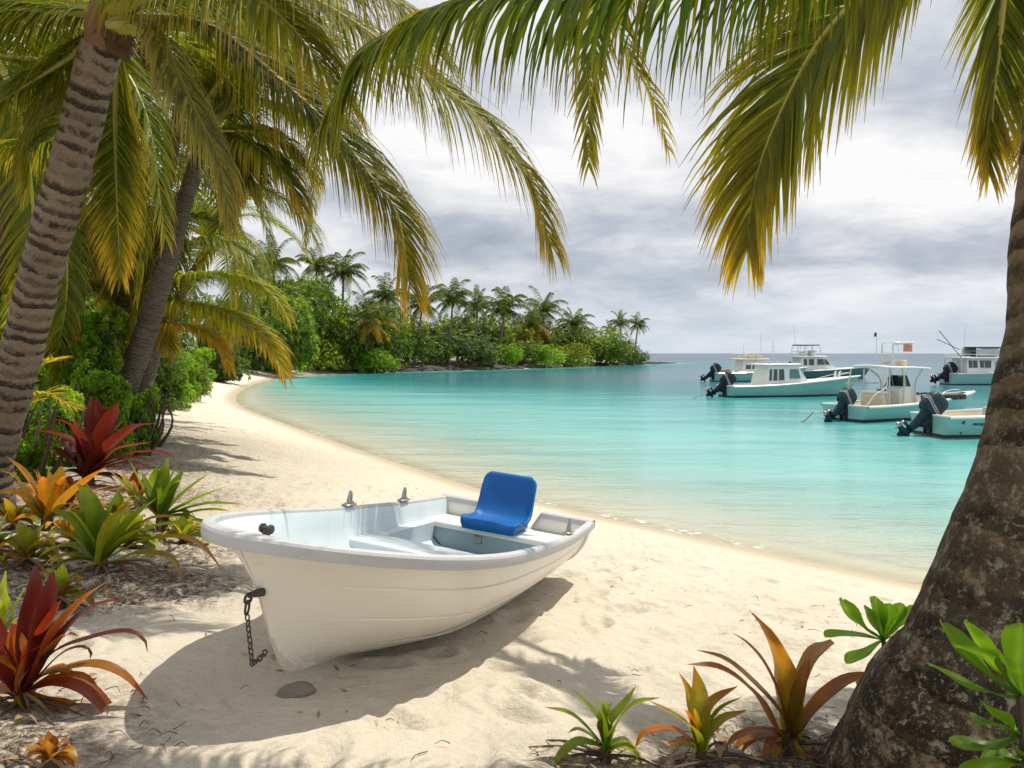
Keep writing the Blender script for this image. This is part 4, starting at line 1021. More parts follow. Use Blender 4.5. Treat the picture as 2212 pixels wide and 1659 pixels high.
for i, (px, py, dep, bx, sc, v, lab) in enumerate([
    (590, 572, 100, 596, 62, 0, 'tallest headland palm, leftmost against the sky'),
    (683, 575, 112, 690, 50, 1, 'slim palm left of the windblown pair on the headland'),
    (742, 588, 114, 735, 58, 2, 'palm with a long windblown crown left of the dipping frond tip'),
    (836, 640, 112, 850, 50, 0, 'palm partly behind the hanging gold frond tip'),
    (800, 695, 103, 775, 66, 3, 'bright low palm with gold lower fronds and a pale curved trunk at the headland shore'),
    (912, 660, 117, 890, 58, 1, 'palm with a long pale trunk leaning to the right over the headland bushes'),
    (978, 648, 126, 965, 55, 2, 'palm standing first right of the leaning pale trunk'),
    (1032, 662, 131, 1020, 46, 0, 'smaller palm in the middle of the headland row'),
    (1090, 668, 136, 1070, 60, 2, 'wide crowned palm above the small bright bush'),
    (1175, 672, 152, 1165, 52, 1, 'palm behind the gold tinged one in the headland cluster'),
    (1152, 705, 147, 1130, 52, 3, 'low gold tinged palm in the headland cluster'),
    (1240, 702, 157, 1230, 46, 2, 'lone palm with a thin trunk before the headland point'),
    (1318, 715, 170, 1318, 22, 3, 'tiny yellowing palm left of the two at the point'),
    (1340, 698, 176, 1338, 28, 0, 'left one of the two small palms at the headland point'),
    (1378, 702, 179, 1364, 28, 1, 'rightmost small leaning palm at the headland point'),
    (640, 640, 104, 640, 52, 2, 'shorter palm below the tallest headland palm'),
    (700, 660, 107, 700, 50, 1, 'palm crown tucked under the windblown pair'),
    (616, 718, 100, 600, 46, 3, 'small low palm with orange lower fronds at the far beach corner'),
    (545, 620, 98, 550, 55, 0, 'palm at the back of the headland behind the arching fronds'),
    ]):
    bb = P(bx, 800, dep); bb.z = gz(bb.x, bb.y); tt = P(px, py, dep); r = sc * 1.15 / FPX * dep
    o = empty('coconut_palm', bb, lab, 'palm tree', GPH)
    mid = bb.lerp(tt, .5) + Vector(((bb.x - tt.x) * -.12, 0, 0))
    mb = MB(); pth = catmull([bb - Vector((0, 0, .4)), mid, tt], 12); mb.tube([p - bb for p in pth], [.26 - .012 * k for k in range(12)], 8); mb.build('trunk', M['trunkF'], o)
    c = link('crown', FC[v], o); rr = random.Random(i); c.matrix_local = Matrix.Translation(tt - bb) @ Matrix.Rotation(rr.uniform(0, 6.28), 4, 'Z') @ Matrix.Rotation(R(rr.uniform(-6, 6)), 4, 'X') @ Matrix.Diagonal((r, r, r * 1.05, 1))
# rocks along the headland waterline
M['rockd'] = paint('dark_shore_rock', (.05, .044, .038), .85, .4, 1.2, bump=1.0)
rr = random.Random(8)
pts_h = [(660, 806), (760, 805), (830, 804), (900, 802.5), (1000, 800), (1100, 797), (1200, 794), (1300, 790), (1400, 787), (1450, 785.2)]
RK = []
for i in range(3):
    bm = bmesh.new(); bmesh.ops.create_icosphere(bm, subdivisions=3, radius=1)
    from mathutils import noise as mn
    for v in bm.verts:
        k = 1 + .35 * mn.noise(v.co * 1.2 + Vector((i * 9, 0, 0))) + .22 * mn.noise(v.co * 3 + Vector((0, i * 7, 0))); v.co = v.co * k
    mb = MB(); mb.bm(bm); RK.append(mesh_from('shore_rock', mb.v, mb.f, M['rockd'], angle=25))
for i in range(74):
    s = i / 73; xx = 740 + (1452 - 740) * s ** .9; yy = np.interp(xx, [a for a, b in pts_h], [b for a, b in pts_h])
    g = G(xx, yy, SEA); kx = rr.uniform(.8, 1.7) * (1 if xx < 1380 else .7)
    o = link('shore_rock', RK[i % 3]); o.location = (g.x + rr.uniform(-.4, .4), g.y + rr.uniform(.1, 1.6), SEA + rr.uniform(-.12, .15)); o.scale = (kx * rr.uniform(1.1, 2.2), kx * 1.1, kx * rr.uniform(.25, .5)); o.rotation_euler = (0, 0, rr.uniform(-.4, .4))
    tag(o, 'low dark rock in the line along the headland waterline', 'rock', 'dark rocks along the headland waterline')
# ------------------------------------------------------------------ bromeliads drawn leaf by leaf
def strap(mb, pts, w, c0, c1, tip=None, fold=.25, n=14, blunt=.0, seed=0, up=Vector((0, -.5, 1))):
    rr = random.Random(seed); path = catmull(pts, n); rows = []; cols = []
    prevA = None
    for i, p in enumerate(path):
        s = i / (n - 1); T = (path[min(i + 1, n - 1)] - path[max(0, i - 1)]).normalized()
        view = (Vector((0, 0, CZ)) - p).normalized()
        # blades of a rosette face its axis and the sky, so they show their breadth from in front
        A = T.cross(view * .9 + Vector((0, 0, .38))); A = A.normalized() if A.length > 1e-4 else T.orthogonal().normalized()
        if prevA is not None and A.dot(prevA) < 0: A = -A
        if prevA is not None: A = (A * .5 + prevA * .5).normalized()
        prevA = A; N_ = A.cross(T).normalized()
        if N_.z < 0: N_ = -N_
        k = (.62 + .38 * min(1, s / .35)) * max(.03 + blunt * .35, (1 - max(0, (s - .5) / .5) ** (2.2 + 3 * blunt)))
        hw = w * .66 * k
        f = max(0, min(1, (s - .15) * 1.25)); c = [c0[j] * (1 - f) + c1[j] * f for j in range(3)]
        if tip and s > .82: q = (s - .82) / .18; c = [c[j] * (1 - q) + tip[j] * q for j in range(3)]
        r = []
        for j in range(5):
            x_ = -1 + j * .5
            wob = .05 * math.sin(s * 19 + j + seed)
            r.append(p + A * hw * x_ * (1 + wob) + N_ * hw * fold * (x_ * x_ - .4)); m_ = 1.0 if j != 2 else 1.18
            cols.append(tuple(min(.8, v * m_) for v in c))
        rows.append(r)
    mb.grid(rows, col=cols)
MAR = (.075, .010, .010); MAR2 = (.12, .016, .012); RED = (.22, .030, .012); RUST = (.24, .075, .014); ORG = (.36, .13, .012); GOLD = (.34, .22, .018)
GRN = (.085, .155, .012); GRN2 = (.14, .20, .014); LIME = (.22, .28, .02); OLV = (.12, .10, .014); PUR = (.085, .028, .030); BRN = (.20, .085, .02); DRY = (.27, .17, .085)
def fit_dep(base, h, dep):
    for _ in range(12):
        q = P(base[0], base[1], dep); e = q.z - gz(q.x, q.y) - h; dep *= 1 + .6 * e / max(.3, CZ)
    return dep
def rosette(name, base, dep, leaves, label, group, stem_r=.03, dry=(), seed=0, jitter=.22, cat='bromeliad', roots=8, hgt=.085, extra=9, wk=1.25):
    """leaves: list of (points px, width px, colour base, colour end[, tip]); points spread in depth round the plant axis"""
    rr = random.Random(seed); dep = fit_dep(base, hgt, dep); bp = P(base[0], base[1], dep); g0 = Vector((bp.x, bp.y, gz(bp.x, bp.y)))
    o = empty(name, g0, label, cat, group); sc = dep / FPX
    for i, lf in enumerate(leaves):
        pts, wpx, c0, c1 = lf[:4]; wpx = wpx * wk; tip = lf[4] if len(lf) > 4 else None; bl = lf[5] if len(lf) > 5 else 0
        dz = rr.uniform(-1, 1)
        mb = MB(); L = []
        if lf[0][0] != base: pts = [base] + list(pts)
        tot = sum(math.dist(a, b_) for a, b_ in zip(pts, pts[1:])); acc = 0
        for a, pt in enumerate(pts):
            if a: acc += math.dist(pts[a - 1], pt)
            L.append(P(pt[0], pt[1], dep + dz * jitter * acc * sc - .01 * (i % 3)) - g0)
        strap(mb, L, wpx * sc, c0, c1, tip, seed=i + seed, blunt=bl, n=16)
        lo = mb.build('leaf', M['strap'], o, angle=180)
    # shorter leaves that fill the heart of the rosette
    far = max(math.dist(base, l[0][-1]) for l in leaves); wm = sorted(l[1] for l in leaves)[len(leaves) // 2]
    for k in range(extra):
        src = leaves[rr.randrange(len(leaves))]; a = R(rr.uniform(-12, 192)); r_ = far * rr.uniform(.38, .72) * (.75 + .25 * math.sin(a)); dx, dy = math.cos(a) * r_, -math.sin(a) * r_
        sag = abs(math.cos(a)) * r_ * .38; dz = rr.uniform(-1, 1) * .5 * r_ * sc
        pts = [base, (base[0] + dx * .35, base[1] + dy * .45 - sag * .25), (base[0] + dx * .75, base[1] + dy * .85 - sag * .1), (base[0] + dx, base[1] + dy + sag * .45)]
        mb = MB(); strap(mb, [P(q[0], q[1], dep + dz * i_ / 3 + .02) - g0 for i_, q in enumerate(pts)], wm * rr.uniform(.75, 1.1) * sc, src[2], src[3], DRY if rr.random() < .25 else None, seed=k + 50, n=12, blunt=rr.choice((0, 0, .3)))
        mb.build('leaf', M['strap'], o, angle=180)
    mb = MB()
    mb.tube([Vector((0, 0, -.06)), (bp - g0) * .5, bp - g0 + Vector((0, 0, .015))], [stem_r * 1.25, stem_r, stem_r * .9], 10)
    for k in range(roots):
        a = rr.uniform(0, 6.28); l_ = rr.uniform(.12, .32); d = Vector((math.cos(a), math.sin(a), 0))
        q = [(bp - g0) * .4, d * l_ * .5 + Vector((0, 0, .02)), d * l_ + Vector((0, 0, gz(g0.x + d.x * l_, g0.y + d.y * l_) - g0.z - .01))]
        mb.tube(catmull(q, 7), [.008, .007, .006, .005, .005, .004, .002], 5)
    mb.build('stem', M['stem'], o)
    for k, pts in enumerate(dry):
        mb = MB(); L = [P(x_, y_, dep - .05) - g0 for x_, y_ in [base] + list(pts)]
        strap(mb, L, 9 * sc, DRY, (.18, .11, .06), seed=k, n=10, fold=.8); mb.build('dead_leaf', M['dry'], o, angle=180)
    return o
GR = 'bromeliads growing on the left side of the sand'; GR2 = 'bromeliads at the front edge on the right'
rosette('bromeliad', (708, 0) and (1708, 1590), 2.62, [
    ([(1679, 1578), (1631, 1497), (1559, 1444), (1483, 1435)], 30, BRN, (.23, .09, .03), (.25, .12, .06)),
    ([(1680, 1530), (1607, 1454), (1559, 1420), (1504, 1404)], 22, OLV, BRN, (.22, .08, .03)),
    ([(1682, 1497), (1650, 1430), (1612, 1387), (1580, 1367)], 22, (.15, .06, .02), (.20, .075, .035), DRY),
    ([(1704, 1535), (1690, 1440), (1655, 1363), (1622, 1322)], 44, (.15, .12, .016), (.27, .11, .015), (.32, .10, .02), .6),
    ([(1722, 1516), (1738, 1454), (1762, 1411), (1800, 1386)], 38, (.17, .15, .018), (.27, .16, .09), None, .9),
    ([(1730, 1570), (1756, 1531), (1823, 1473), (1910, 1452)], 30, BRN, (.26, .10, .035), None),
    ([(1684, 1588), (1655, 1583), (1621, 1602), (1597, 1633)], 18, BRN, (.15, .07, .03)),
    ([(1690, 1600), (1662, 1612), (1641, 1660)], 26, RUST, ORG),
    ([(1706, 1606), (1703, 1672)], 38, (.28, .20, .03), GOLD, None, .9),
    ([(1732, 1628), (1775, 1636), (1812, 1658)], 14, BRN, RUST)],
    'largest bromeliad by the mossy trunk with upright brown orange strap leaves', GR2, .035, seed=1, jitter=.15, hgt=.05, extra=3, wk=1.45)
rosette('bromeliad', (1514, 1622), 2.72, [
    ([(1506, 1583), (1487, 1497), (1467, 1453)], 22, GRN2, GOLD, (.45, .18, .05)),
    ([(1511, 1535), (1506, 1478), (1498, 1438)], 24, LIME, GOLD, ORG),
    ([(1502, 1578), (1459, 1545), (1400, 1513)], 18, GRN2, (.26, .16, .02), RUST),
    ([(1497, 1600), (1449, 1574), (1391, 1583), (1372, 1618)], 17, RUST, ORG),
    ([(1521, 1540), (1550, 1507), (1594, 1482)], 20, LIME, RUST, ORG),
    ([(1526, 1592), (1559, 1555), (1614, 1534)], 19, GRN2, GOLD, RUST),
    ([(1522, 1578), (1556, 1530), (1604, 1505)], 9, GRN, GRN2),
    ([(1506, 1604), (1475, 1600), (1440, 1606)], 12, GOLD, ORG)],
    'middle one of the three front bromeliads, slim with orange tipped leaves', GR2, .02, seed=2, jitter=.2, hgt=.03, extra=3, wk=1.45)
rosette('bromeliad', (1308, 1622), 2.72, [
    ([(1296, 1602), (1238, 1545), (1176, 1527)], 17, GRN, GRN2, RUST),
    ([(1296, 1559), (1267, 1521), (1235, 1489)], 20, GRN, GRN2, OLV),
    ([(1298, 1545), (1283, 1511), (1268, 1499)], 17, GRN, GRN2),
    ([(1306, 1560), (1316, 1530), (1323, 1516)], 18, GRN2, LIME),
    ([(1318, 1559), (1350, 1521), (1374, 1482)], 22, GRN, GRN2, LIME),
    ([(1320, 1583), (1366, 1523), (1426, 1507)], 20, GRN, LIME, OLV),
    ([(1300, 1612), (1248, 1603), (1205, 1638), (1196, 1664)], 20, GRN2, GRN2),
    ([(1322, 1608), (1354, 1600), (1379, 1628)], 17, GRN, OLV),
    ([(1342, 1610), (1370, 1624), (1390, 1664)], 20, LIME, LIME),
    ([(1302, 1575), (1310, 1530), (1300, 1508)], 15, GRN, GRN2)],
    'small green bromeliad, leftmost of the three at the front edge', GR2, .02, seed=3, jitter=.25, hgt=.03, extra=3, wk=1.45)
rosette('bromeliad', (51, 1497), 2.7, [
    ([(65, 1435), (65, 1360), (76, 1275), (75, 1222)], 34, MAR, MAR, PUR, .2),
    ([(80, 1430), (96, 1332), (109, 1275), (114, 1236)], 36, MAR, MAR2, PUR, .4),
    ([(85, 1445), (127, 1354), (184, 1289), (231, 1257)], 36, MAR2, (.20, .07, .015), BRN, .3),
    ([(93, 1430), (147, 1354), (198, 1309), (266, 1295)], 28, MAR, (.10, .022, .016), RED),
    ([(72, 1400), (104, 1345), (128, 1299)], 28, RED, (.25, .035, .012), None, .7),
    ([(71, 1459), (119, 1405), (198, 1377), (268, 1363), (308, 1377), (319, 1410)], 24, MAR, PUR, (.10, .05, .05)),
    ([(73, 1473), (127, 1416), (169, 1397), (195, 1405), (195, 1424)], 15, MAR2, MAR),
    ([(79, 1478), (141, 1444), (212, 1436), (268, 1459), (320, 1513)], 27, (.22, .13, .015), RUST, RED),
    ([(71, 1488), (127, 1474), (184, 1490), (226, 1529), (254, 1577), (265, 1616)], 38, MAR2, (.20, .07, .018), ORG, .2),
    ([(85, 1512), (141, 1526), (181, 1563), (204, 1650)], 28, RUST, BRN, RUST),
    ([(54, 1507), (56, 1572), (53, 1662)], 66, (.16, .13, .014), (.27, .15, .014), ORG, .2),
    ([(42, 1490), (0, 1495), (-50, 1520)], 26, GOLD, ORG),
    ([(40, 1455), (34, 1402), (27, 1346)], 60, BRN, RUST, RED, .7),
    ([(35, 1445), (0, 1424), (-40, 1430)], 24, ORG, ORG),
    ([(54, 1467), (71, 1416), (98, 1384)], 30, RUST, (.25, .06, .014), RED, .6),
    ([(30, 1470), (-10, 1380), (-30, 1300)], 40, MAR, MAR2),
    ([(62, 1480), (110, 1452), (165, 1452)], 20, GOLD, (.3, .2, .02)),
    ([(45, 1510), (20, 1560), (10, 1620)], 34, (.2, .12, .014), ORG)],
    'large maroon and rust bromeliad at the bottom left corner', GR, .035, [[(88, 1523), (121, 1577), (127, 1622)], [(82, 1583), (121, 1594), (152, 1627)]], seed=4, jitter=.12, hgt=.05)
rosette('bromeliad', (-8, 1395), 3.25, [
    ([(8, 1343), (10, 1285), (13, 1234)], 32, LIME, LIME, None, .6), ([(20, 1350), (32, 1310), (56, 1268)], 22, GRN2, LIME), ([(14, 1360), (24, 1345), (36, 1330)], 18, GRN, GRN), ([(-20, 1330), (-40, 1280), (-60, 1260)], 24, GRN2, LIME), ([(0, 1380), (40, 1370), (60, 1395)], 18, GRN, GRN2)],
    'lime green bromeliad peeking from behind the large maroon one', GR, .03, seed=5)
rosette('bromeliad', (219, 1216), 4.75, [
    ([(215, 1195), (207, 1131), (198, 1080), (185, 1050)], 29, GRN, GRN2, LIME),
    ([(224, 1182), (232, 1118), (252, 1068), (267, 1036)], 24, GRN, GRN2),
    ([(229, 1182), (244, 1131), (265, 1101), (277, 1088)], 44, GRN2, (.24, .22, .016), RED, .3),
    ([(237, 1182), (275, 1131), (306, 1101), (340, 1075)], 30, GRN2, GRN2, LIME),
    ([(234, 1195), (288, 1152), (357, 1131), (432, 1131)], 25, GRN2, LIME, ORG),
    ([(242, 1200), (306, 1169), (382, 1159), (433, 1177), (482, 1233)], 22, LIME, ORG, RUST),
    ([(242, 1215), (293, 1195), (357, 1200), (382, 1223), (396, 1252)], 23, LIME, GOLD, DRY),
    ([(204, 1195), (178, 1144), (143, 1113), (101, 1101)], 28, GRN2, GRN2, ORG),
    ([(204, 1200), (166, 1164), (132, 1149), (100, 1145)], 17, GRN, LIME),
    ([(204, 1205), (166, 1180), (122, 1180), (83, 1204)], 24, GRN2, LIME),
    ([(200, 1208), (127, 1199), (88, 1230)], 13, LIME, GOLD),
    ([(248, 1180), (290, 1140), (331, 1118), (396, 1115)], 22, GRN2, ORG, RED),
    ([(222, 1160), (222, 1120), (215, 1090)], 22, GRN2, GRN2)],
    'green and yellow bromeliad in the centre of the left clump', GR, .045, [[(211, 1235), (205, 1262)], [(232, 1240), (238, 1276)], [(265, 1225), (285, 1265)], [(300, 1222), (330, 1262)], [(185, 1230), (172, 1262)], [(320, 1212), (345, 1250)]], seed=6)
rosette('bromeliad', (349, 1122), 5.7, [
    ([(344, 1093), (352, 1042), (362, 990)], 26, GRN, GRN2, LIME), ([(362, 1080), (380, 1042), (398, 1013)], 26, GRN, GRN), ([(369, 1093), (408, 1055), (460, 1016)], 26, GRN, GRN2, LIME), ([(377, 1101), (433, 1073), (493, 1049)], 23, GRN, GRN2, GOLD),
    ([(377, 1106), (446, 1088), (532, 1090)], 19, GRN, GRN2, ORG), ([(382, 1113), (446, 1101), (500, 1104)], 17, GRN, LIME, ORG), ([(323, 1080), (301, 1037), (279, 993)], 21, GRN, GRN2), ([(339, 1093), (318, 1055), (306, 1018)], 22, GRN, GRN2),
    ([(318, 1088), (267, 1045), (236, 1016)], 19, GRN, GRN2, ORG), ([(331, 1101), (321, 1068), (318, 1044)], 18, ORG, (.42, .2, .05), DRY), ([(382, 1131), (446, 1152), (482, 1206)], 17, LIME, GOLD, RUST), ([(380, 1140), (420, 1169), (434, 1236)], 15, LIME, LIME, RUST),
    ([(372, 1135), (408, 1160), (412, 1215)], 13, GRN2, GOLD), ([(355, 1070), (372, 1025), (384, 1000)], 22, GRN, GRN2), ([(345, 1085), (335, 1040), (340, 1005)], 20, GRN, GRN2), ([(385, 1120), (440, 1128), (478, 1160)], 14, GRN2, LIME, ORG)],
    'deep green bromeliad on the right of the left clump beside the dinghy bow', GR, .05, [[(375, 1170), (390, 1215)], [(345, 1165), (340, 1205)]], seed=7)
rosette('bromeliad', (102, 1122), 5.3, [
    ([(92, 1106), (74, 1055), (46, 1014), (14, 986)], 25, (.28, .18, .02), ORG, RUST), ([(84, 1106), (51, 1068), (0, 1064), (-30, 1072)], 23, GOLD, ORG), ([(76, 1093), (46, 1050), (31, 1027), (0, 1016)], 19, GRN2, GOLD), ([(112, 1080), (110, 1042), (104, 1014)], 16, (.25, .16, .025), (.25, .15, .03)),
    ([(120, 1080), (127, 1042), (132, 1007)], 22, GOLD, (.30, .19, .02), None, .4), ([(127, 1093), (166, 1055), (199, 1029), (230, 1008)], 29, (.30, .19, .02), ORG), ([(143, 1101), (191, 1065), (238, 1050)], 22, GOLD, ORG), ([(153, 1101), (204, 1080), (231, 1083)], 16, LIME, ORG),
    ([(80, 1115), (40, 1105), (10, 1120)], 20, GRN2, LIME), ([(110, 1100), (90, 1080), (95, 1050)], 20, LIME, GOLD), ([(118, 1112), (150, 1118), (180, 1140)], 16, GRN2, GRN2)],
    'orange gold bromeliad in front of the ringed trunk', GR, .05, [[(80, 1160), (70, 1195)], [(120, 1165), (130, 1200)]], seed=8)
rosette('bromeliad', (190, 1030), 8.0, [
    ([(203, 978), (201, 915), (197, 857)], 26, MAR, MAR, MAR2, .3), ([(215, 953), (216, 902), (208, 858)], 23, MAR, MAR2), ([(216, 978), (229, 927), (245, 889), (254, 872)], 30, MAR2, MAR2, None, .5), ([(200, 985), (197, 940), (188, 918)], 38, (.13, .014, .010), MAR2, None, .4),
    ([(216, 983), (255, 948), (293, 920), (340, 914)], 30, MAR2, MAR, PUR), ([(225, 970), (242, 933), (270, 906)], 20, MAR, PUR), ([(219, 999), (255, 968), (327, 955)], 22, MAR2, (.17, .03, .014)), ([(222, 1001), (280, 978), (344, 976), (378, 989)], 19, MAR2, MAR2),
    ([(222, 1006), (280, 989), (337, 996)], 15, MAR2, MAR), ([(224, 1009), (285, 999), (337, 1015)], 14, MAR, MAR), ([(188, 991), (166, 935), (143, 912), (116, 906)], 27, MAR, MAR2), ([(183, 1004), (163, 963), (127, 938), (65, 926)], 25, (.15, .04, .014), MAR2),
    ([(178, 1004), (150, 968), (118, 945)], 20, MAR, MAR), ([(178, 970), (158, 902), (149, 885)], 13, RED, RED), ([(182, 1010), (150, 985), (110, 985)], 16, MAR, MAR2), ([(212, 965), (225, 915), (230, 880)], 24, MAR, MAR2)],
    'dark red bromeliad, uppermost in the left clump', GR, .07, seed=9, jitter=.3)
rosette('bromeliad', (300, 1085), 6.6, [
    ([(290, 1062), (265, 1055), (225, 1060)], 14, ORG, RUST), ([(296, 1060), (290, 1035), (300, 1005)], 16, RUST, MAR2), ([(308, 1060), (330, 1040), (350, 1030)], 14, RUST, RED), ([(290, 1075), (250, 1080), (220, 1095)], 13, GOLD, ORG), ([(304, 1065), (312, 1030), (330, 1010)], 14, BRN, RED), ([(285, 1070), (270, 1035), (262, 1020)], 15, GRN2, GOLD)],
    'small rusty bromeliad squeezed between the dark red and the deep green ones', GR, .04, seed=10)
rosette('bromeliad', (-20, 1190), 4.3, [
    ([(0, 1165), (25, 1150), (48, 1150)], 34, GRN, GRN, None, .6), ([(0, 1190), (30, 1200), (40, 1235)], 16, DRY, BRN), ([(-5, 1160), (10, 1120), (20, 1100)], 22, GRN2, LIME), ([(0, 1200), (20, 1240), (36, 1275)], 12, DRY, BRN)],
    'dull green bromeliad cut by the left edge below the orange one', GR, .04, seed=11)
for (bx_, by_, w_, cs, lab, sd_) in [
    (278, 1172, 78, (GRN, GRN2, LIME, GOLD), 'green bromeliad wedged between the central and the deep green ones', 31), (160, 1165, 70, (GRN2, GOLD, ORG), 'golden green bromeliad just left of the central one', 32), (60, 1205, 80, (GRN2, OLV, GOLD), 'olive green bromeliad low at the left below the orange one', 33),
    (150, 1085, 60, (ORG, RUST, MAR2), 'rusty bromeliad below the dark red one', 34), (395, 1165, 60, (GRN2, LIME, GOLD), 'yellowing bromeliad closest to the dinghy bow', 35), (128, 1290, 70, (GRN, LIME, RUST), 'small mixed bromeliad below the central one', 36), (30, 1130, 60, (GRN, ORG, GOLD), 'green and gold bromeliad at the foot of the ringed trunk', 37),
    (255, 1120, 62, (GRN, GRN2, ORG), 'green bromeliad behind the central one', 38), (110, 1640, 60, (RUST, GOLD, BRN), 'rusty young bromeliad in the bottom left below the maroon one', 39)]:
    rq = random.Random(sd_); lv = []
    for k in range(15):
        a = R(-8 + 196 * (k + rq.random()) / 15); r_ = w_ * rq.uniform(.7, 1.1); dx, dy = math.cos(a) * r_, -math.sin(a) * r_; sg = abs(math.cos(a)) * r_ * .5
        lv.append(([(bx_ + dx * .35, by_ + dy * .5 - sg * .3), (bx_ + dx * .75, by_ + dy * .9 - sg * .15), (bx_ + dx, by_ + dy + sg * .5)], w_ * rq.uniform(.22, .3), cs[k % len(cs)], cs[(k + 1 + rq.randrange(2)) % len(cs)], DRY if rq.random() < .3 else None))
    rosette('bromeliad', (bx_, by_), 4.5, lv, lab, GR, .03, [[(bx_ - 20, by_ + 14), (bx_ - 36, by_ + 34)], [(bx_ + 18, by_ + 12), (bx_ + 38, by_ + 36)]], seed=sd_, jitter=.5, hgt=.07, extra=4)
# ------------------------------------------------------------------ fleshy leaved shrubs at the front right
def paddle(mb, pts, w, col, col2, seed=0):
    n = 14; path = catmull(pts, n); rows = []; cols = []; pa_ = None
    for i, p in enumerate(path):
        s = i / (n - 1); T = (path[min(i + 1, n - 1)] - path[max(0, i - 1)]).normalized(); view = (Vector((0, 0, CZ)) - p).normalized()
        A = T.cross(view * .95 + Vector((0, 0, .25))).normalized()
        if pa_ is not None and A.dot(pa_) < 0: A = -A
        pa_ = A; N_ = A.cross(T)
        if N_.z < 0: N_ = -N_
        k = .10 + .90 * math.sin(min(1, s / .78) * math.pi / 2) ** 1.7
        if s > .78: k *= math.sqrt(max(.02, 1 - ((s - .78) / .225) ** 2))
        for j in range(7):
            x_ = -1 + j / 3; cc = [col[q] * (1 - s) + col2[q] * s for q in range(3)]; m_ = 1.35 if j == 3 else 1 - .06 * abs(x_)
            cols.append(tuple(c_ * m_ for c_ in cc))
        rows.append([p + A * w * .6 * k * (-1 + j / 3) + N_ * w * .5 * k * .30 * ((-1 + j / 3) ** 2 - .3) + N_ * .004 * math.sin(s * 9 + j + seed) for j in range(7)])
    mb.grid(rows, col=cols)
SC1 = (.085, .17, .012); SC2 = (.13, .25, .016)
def shrub(base_g, dep, stem, clusters, label, group=None, r=.012, tone=1.0):
    g0 = base_g; o = empty('beach_shrub', g0, label, 'shrub', group); sc = dep / FPX; rr = random.Random(int(stem[0][0]))
    mb = MB(); sp = [Vector((0, 0, -.03))] + [P(a, b_, dep) - g0 for a, b_ in stem]; mb.tube(catmull(sp, 14), [r * (1.3 - .5 * k / 13) for k in range(14)], 8); mb.build('stem', M['stem'], o)
    for ctr, lst in clusters:
        for i, (tip, w_, bend) in enumerate(lst):
            mb = MB(); dz = rr.uniform(-.8, .8) * math.dist(ctr, tip) * sc * .5
            mid = ((ctr[0] + tip[0]) / 2 + bend[0], (ctr[1] + tip[1]) / 2 + bend[1])
            br = rr.uniform(.8, 1.15) * tone; paddle(mb, [P(*ctr, dep) - g0, P(*mid, dep + dz * .6) - g0, P(*tip, dep + dz) - g0], w_ * sc, tuple(c * br for c in SC1), tuple(c * br for c in SC2), i)
            mb.build('leaf', M['bush'], o, angle=180)
g = P(1925, 1560, 3.3); g.z = gz(g.x, g.y)
shrub(g, 3.3, [(1918, 1500), (1914, 1440), (1908, 1380)], [((1908, 1382), [((1820, 1293), 46, (-14, 6)), ((1870, 1308), 30, (-4, 0)), ((1890, 1288), 40, (0, 0)), ((1920, 1303), 34, (4, 0)), ((1949, 1303), 36, (4, -2)), ((1978, 1309), 38, (0, 6)), ((1781, 1374), 40, (0, -8)), ((1826, 1431), 46, (-8, 10)), ((1968, 1368), 30, (0, -4)), ((1934, 1432), 38, (6, 6))]),
    ((1916, 1448), [((1890, 1420), 20, (0, -4)), ((1895, 1440), 16, (0, 3))]), ((1922, 1482), [((1850, 1478), 28, (0, -4)), ((1850, 1508), 26, (0, 4)), ((1890, 1470), 24, (0, -4))])],
    'upright fleshy leaved shrub sprouting just left of the mossy trunk', 'fleshy leaved shrubs by the mossy trunk')
g = P(2230, 1800, 1.95); g.z = gz(g.x, g.y)
shrub(g, 1.95, [(2225, 1700), (2215, 1600), (2206, 1500)], [((2210, 1510), [((2035, 1342), 66, (-12, 12)), ((2089, 1341), 56, (-8, 4)), ((2204, 1346), 54, (-8, 0)), ((2010, 1437), 58, (0, 14)), ((2290, 1370), 60, (0, 0)), ((2150, 1400), 46, (0, 0))]),
    ((2205, 1590), [((2100, 1556), 52, (0, -6)), ((2128, 1520), 62, (-6, -4)), ((2053, 1605), 54, (0, 16)), ((2250, 1540), 50, (0, 0)), ((2120, 1640), 44, (0, -6))]), ((2220, 1650), [((2080, 1690), 60, (0, -20)), ((2160, 1630), 46, (0, 0)), ((2190, 1610), 40, (0, 0))])],
    'large fleshy leaved shrub in the bottom right corner in front of the mossy trunk', 'fleshy leaved shrubs by the mossy trunk', .016, .62)
M['wrack'] = paint('dry_wrack', (.30, .19, .085), .85, .5, 30)
# ------------------------------------------------------------------ ground litter: twigs, creeping roots, dry leaves
rr = random.Random(21); mb = MB(); mbl = MB()
def litter_at(x_, y_, n):
    z_ = gz(x_, y_)
    a = rr.uniform(0, 6.28); l_ = rr.uniform(.02, .10); d = Vector((math.cos(a), math.sin(a), 0)); k = Vector((-d.y, d.x, 0)) * rr.gauss(0, .25) * l_
    p = Vector((x_, y_, z_ + .012))
    mb.tube(catmull([p, p + d * l_ * .5 + k + Vector((0, 0, rr.uniform(0, .02))), p + d * l_], 5), [.0022, .002, .0017, .0013, .0008], 4)
for (cx_, cy_, r_), n in zip(LIT, (260, 260, 150, 120, 220, 160, 150, 150, 170, 120, 60, 120, 60, 40)):
    for i in range(n):
        a = rr.uniform(0, 6.28); q = r_ * 1.25 * math.sqrt(rr.random()); litter_at(cx_ + q * math.cos(a), cy_ + q * math.sin(a), n)
for i in range(70): litter_at(rr.uniform(-2.6, 3.2), rr.uniform(2.3, 6.0), 1)
tag(mb.build('twig_litter', M['twig'], None), 'fine dark twigs and rootlets strewn over the sand under the plants', 'twigs', kind='stuff')
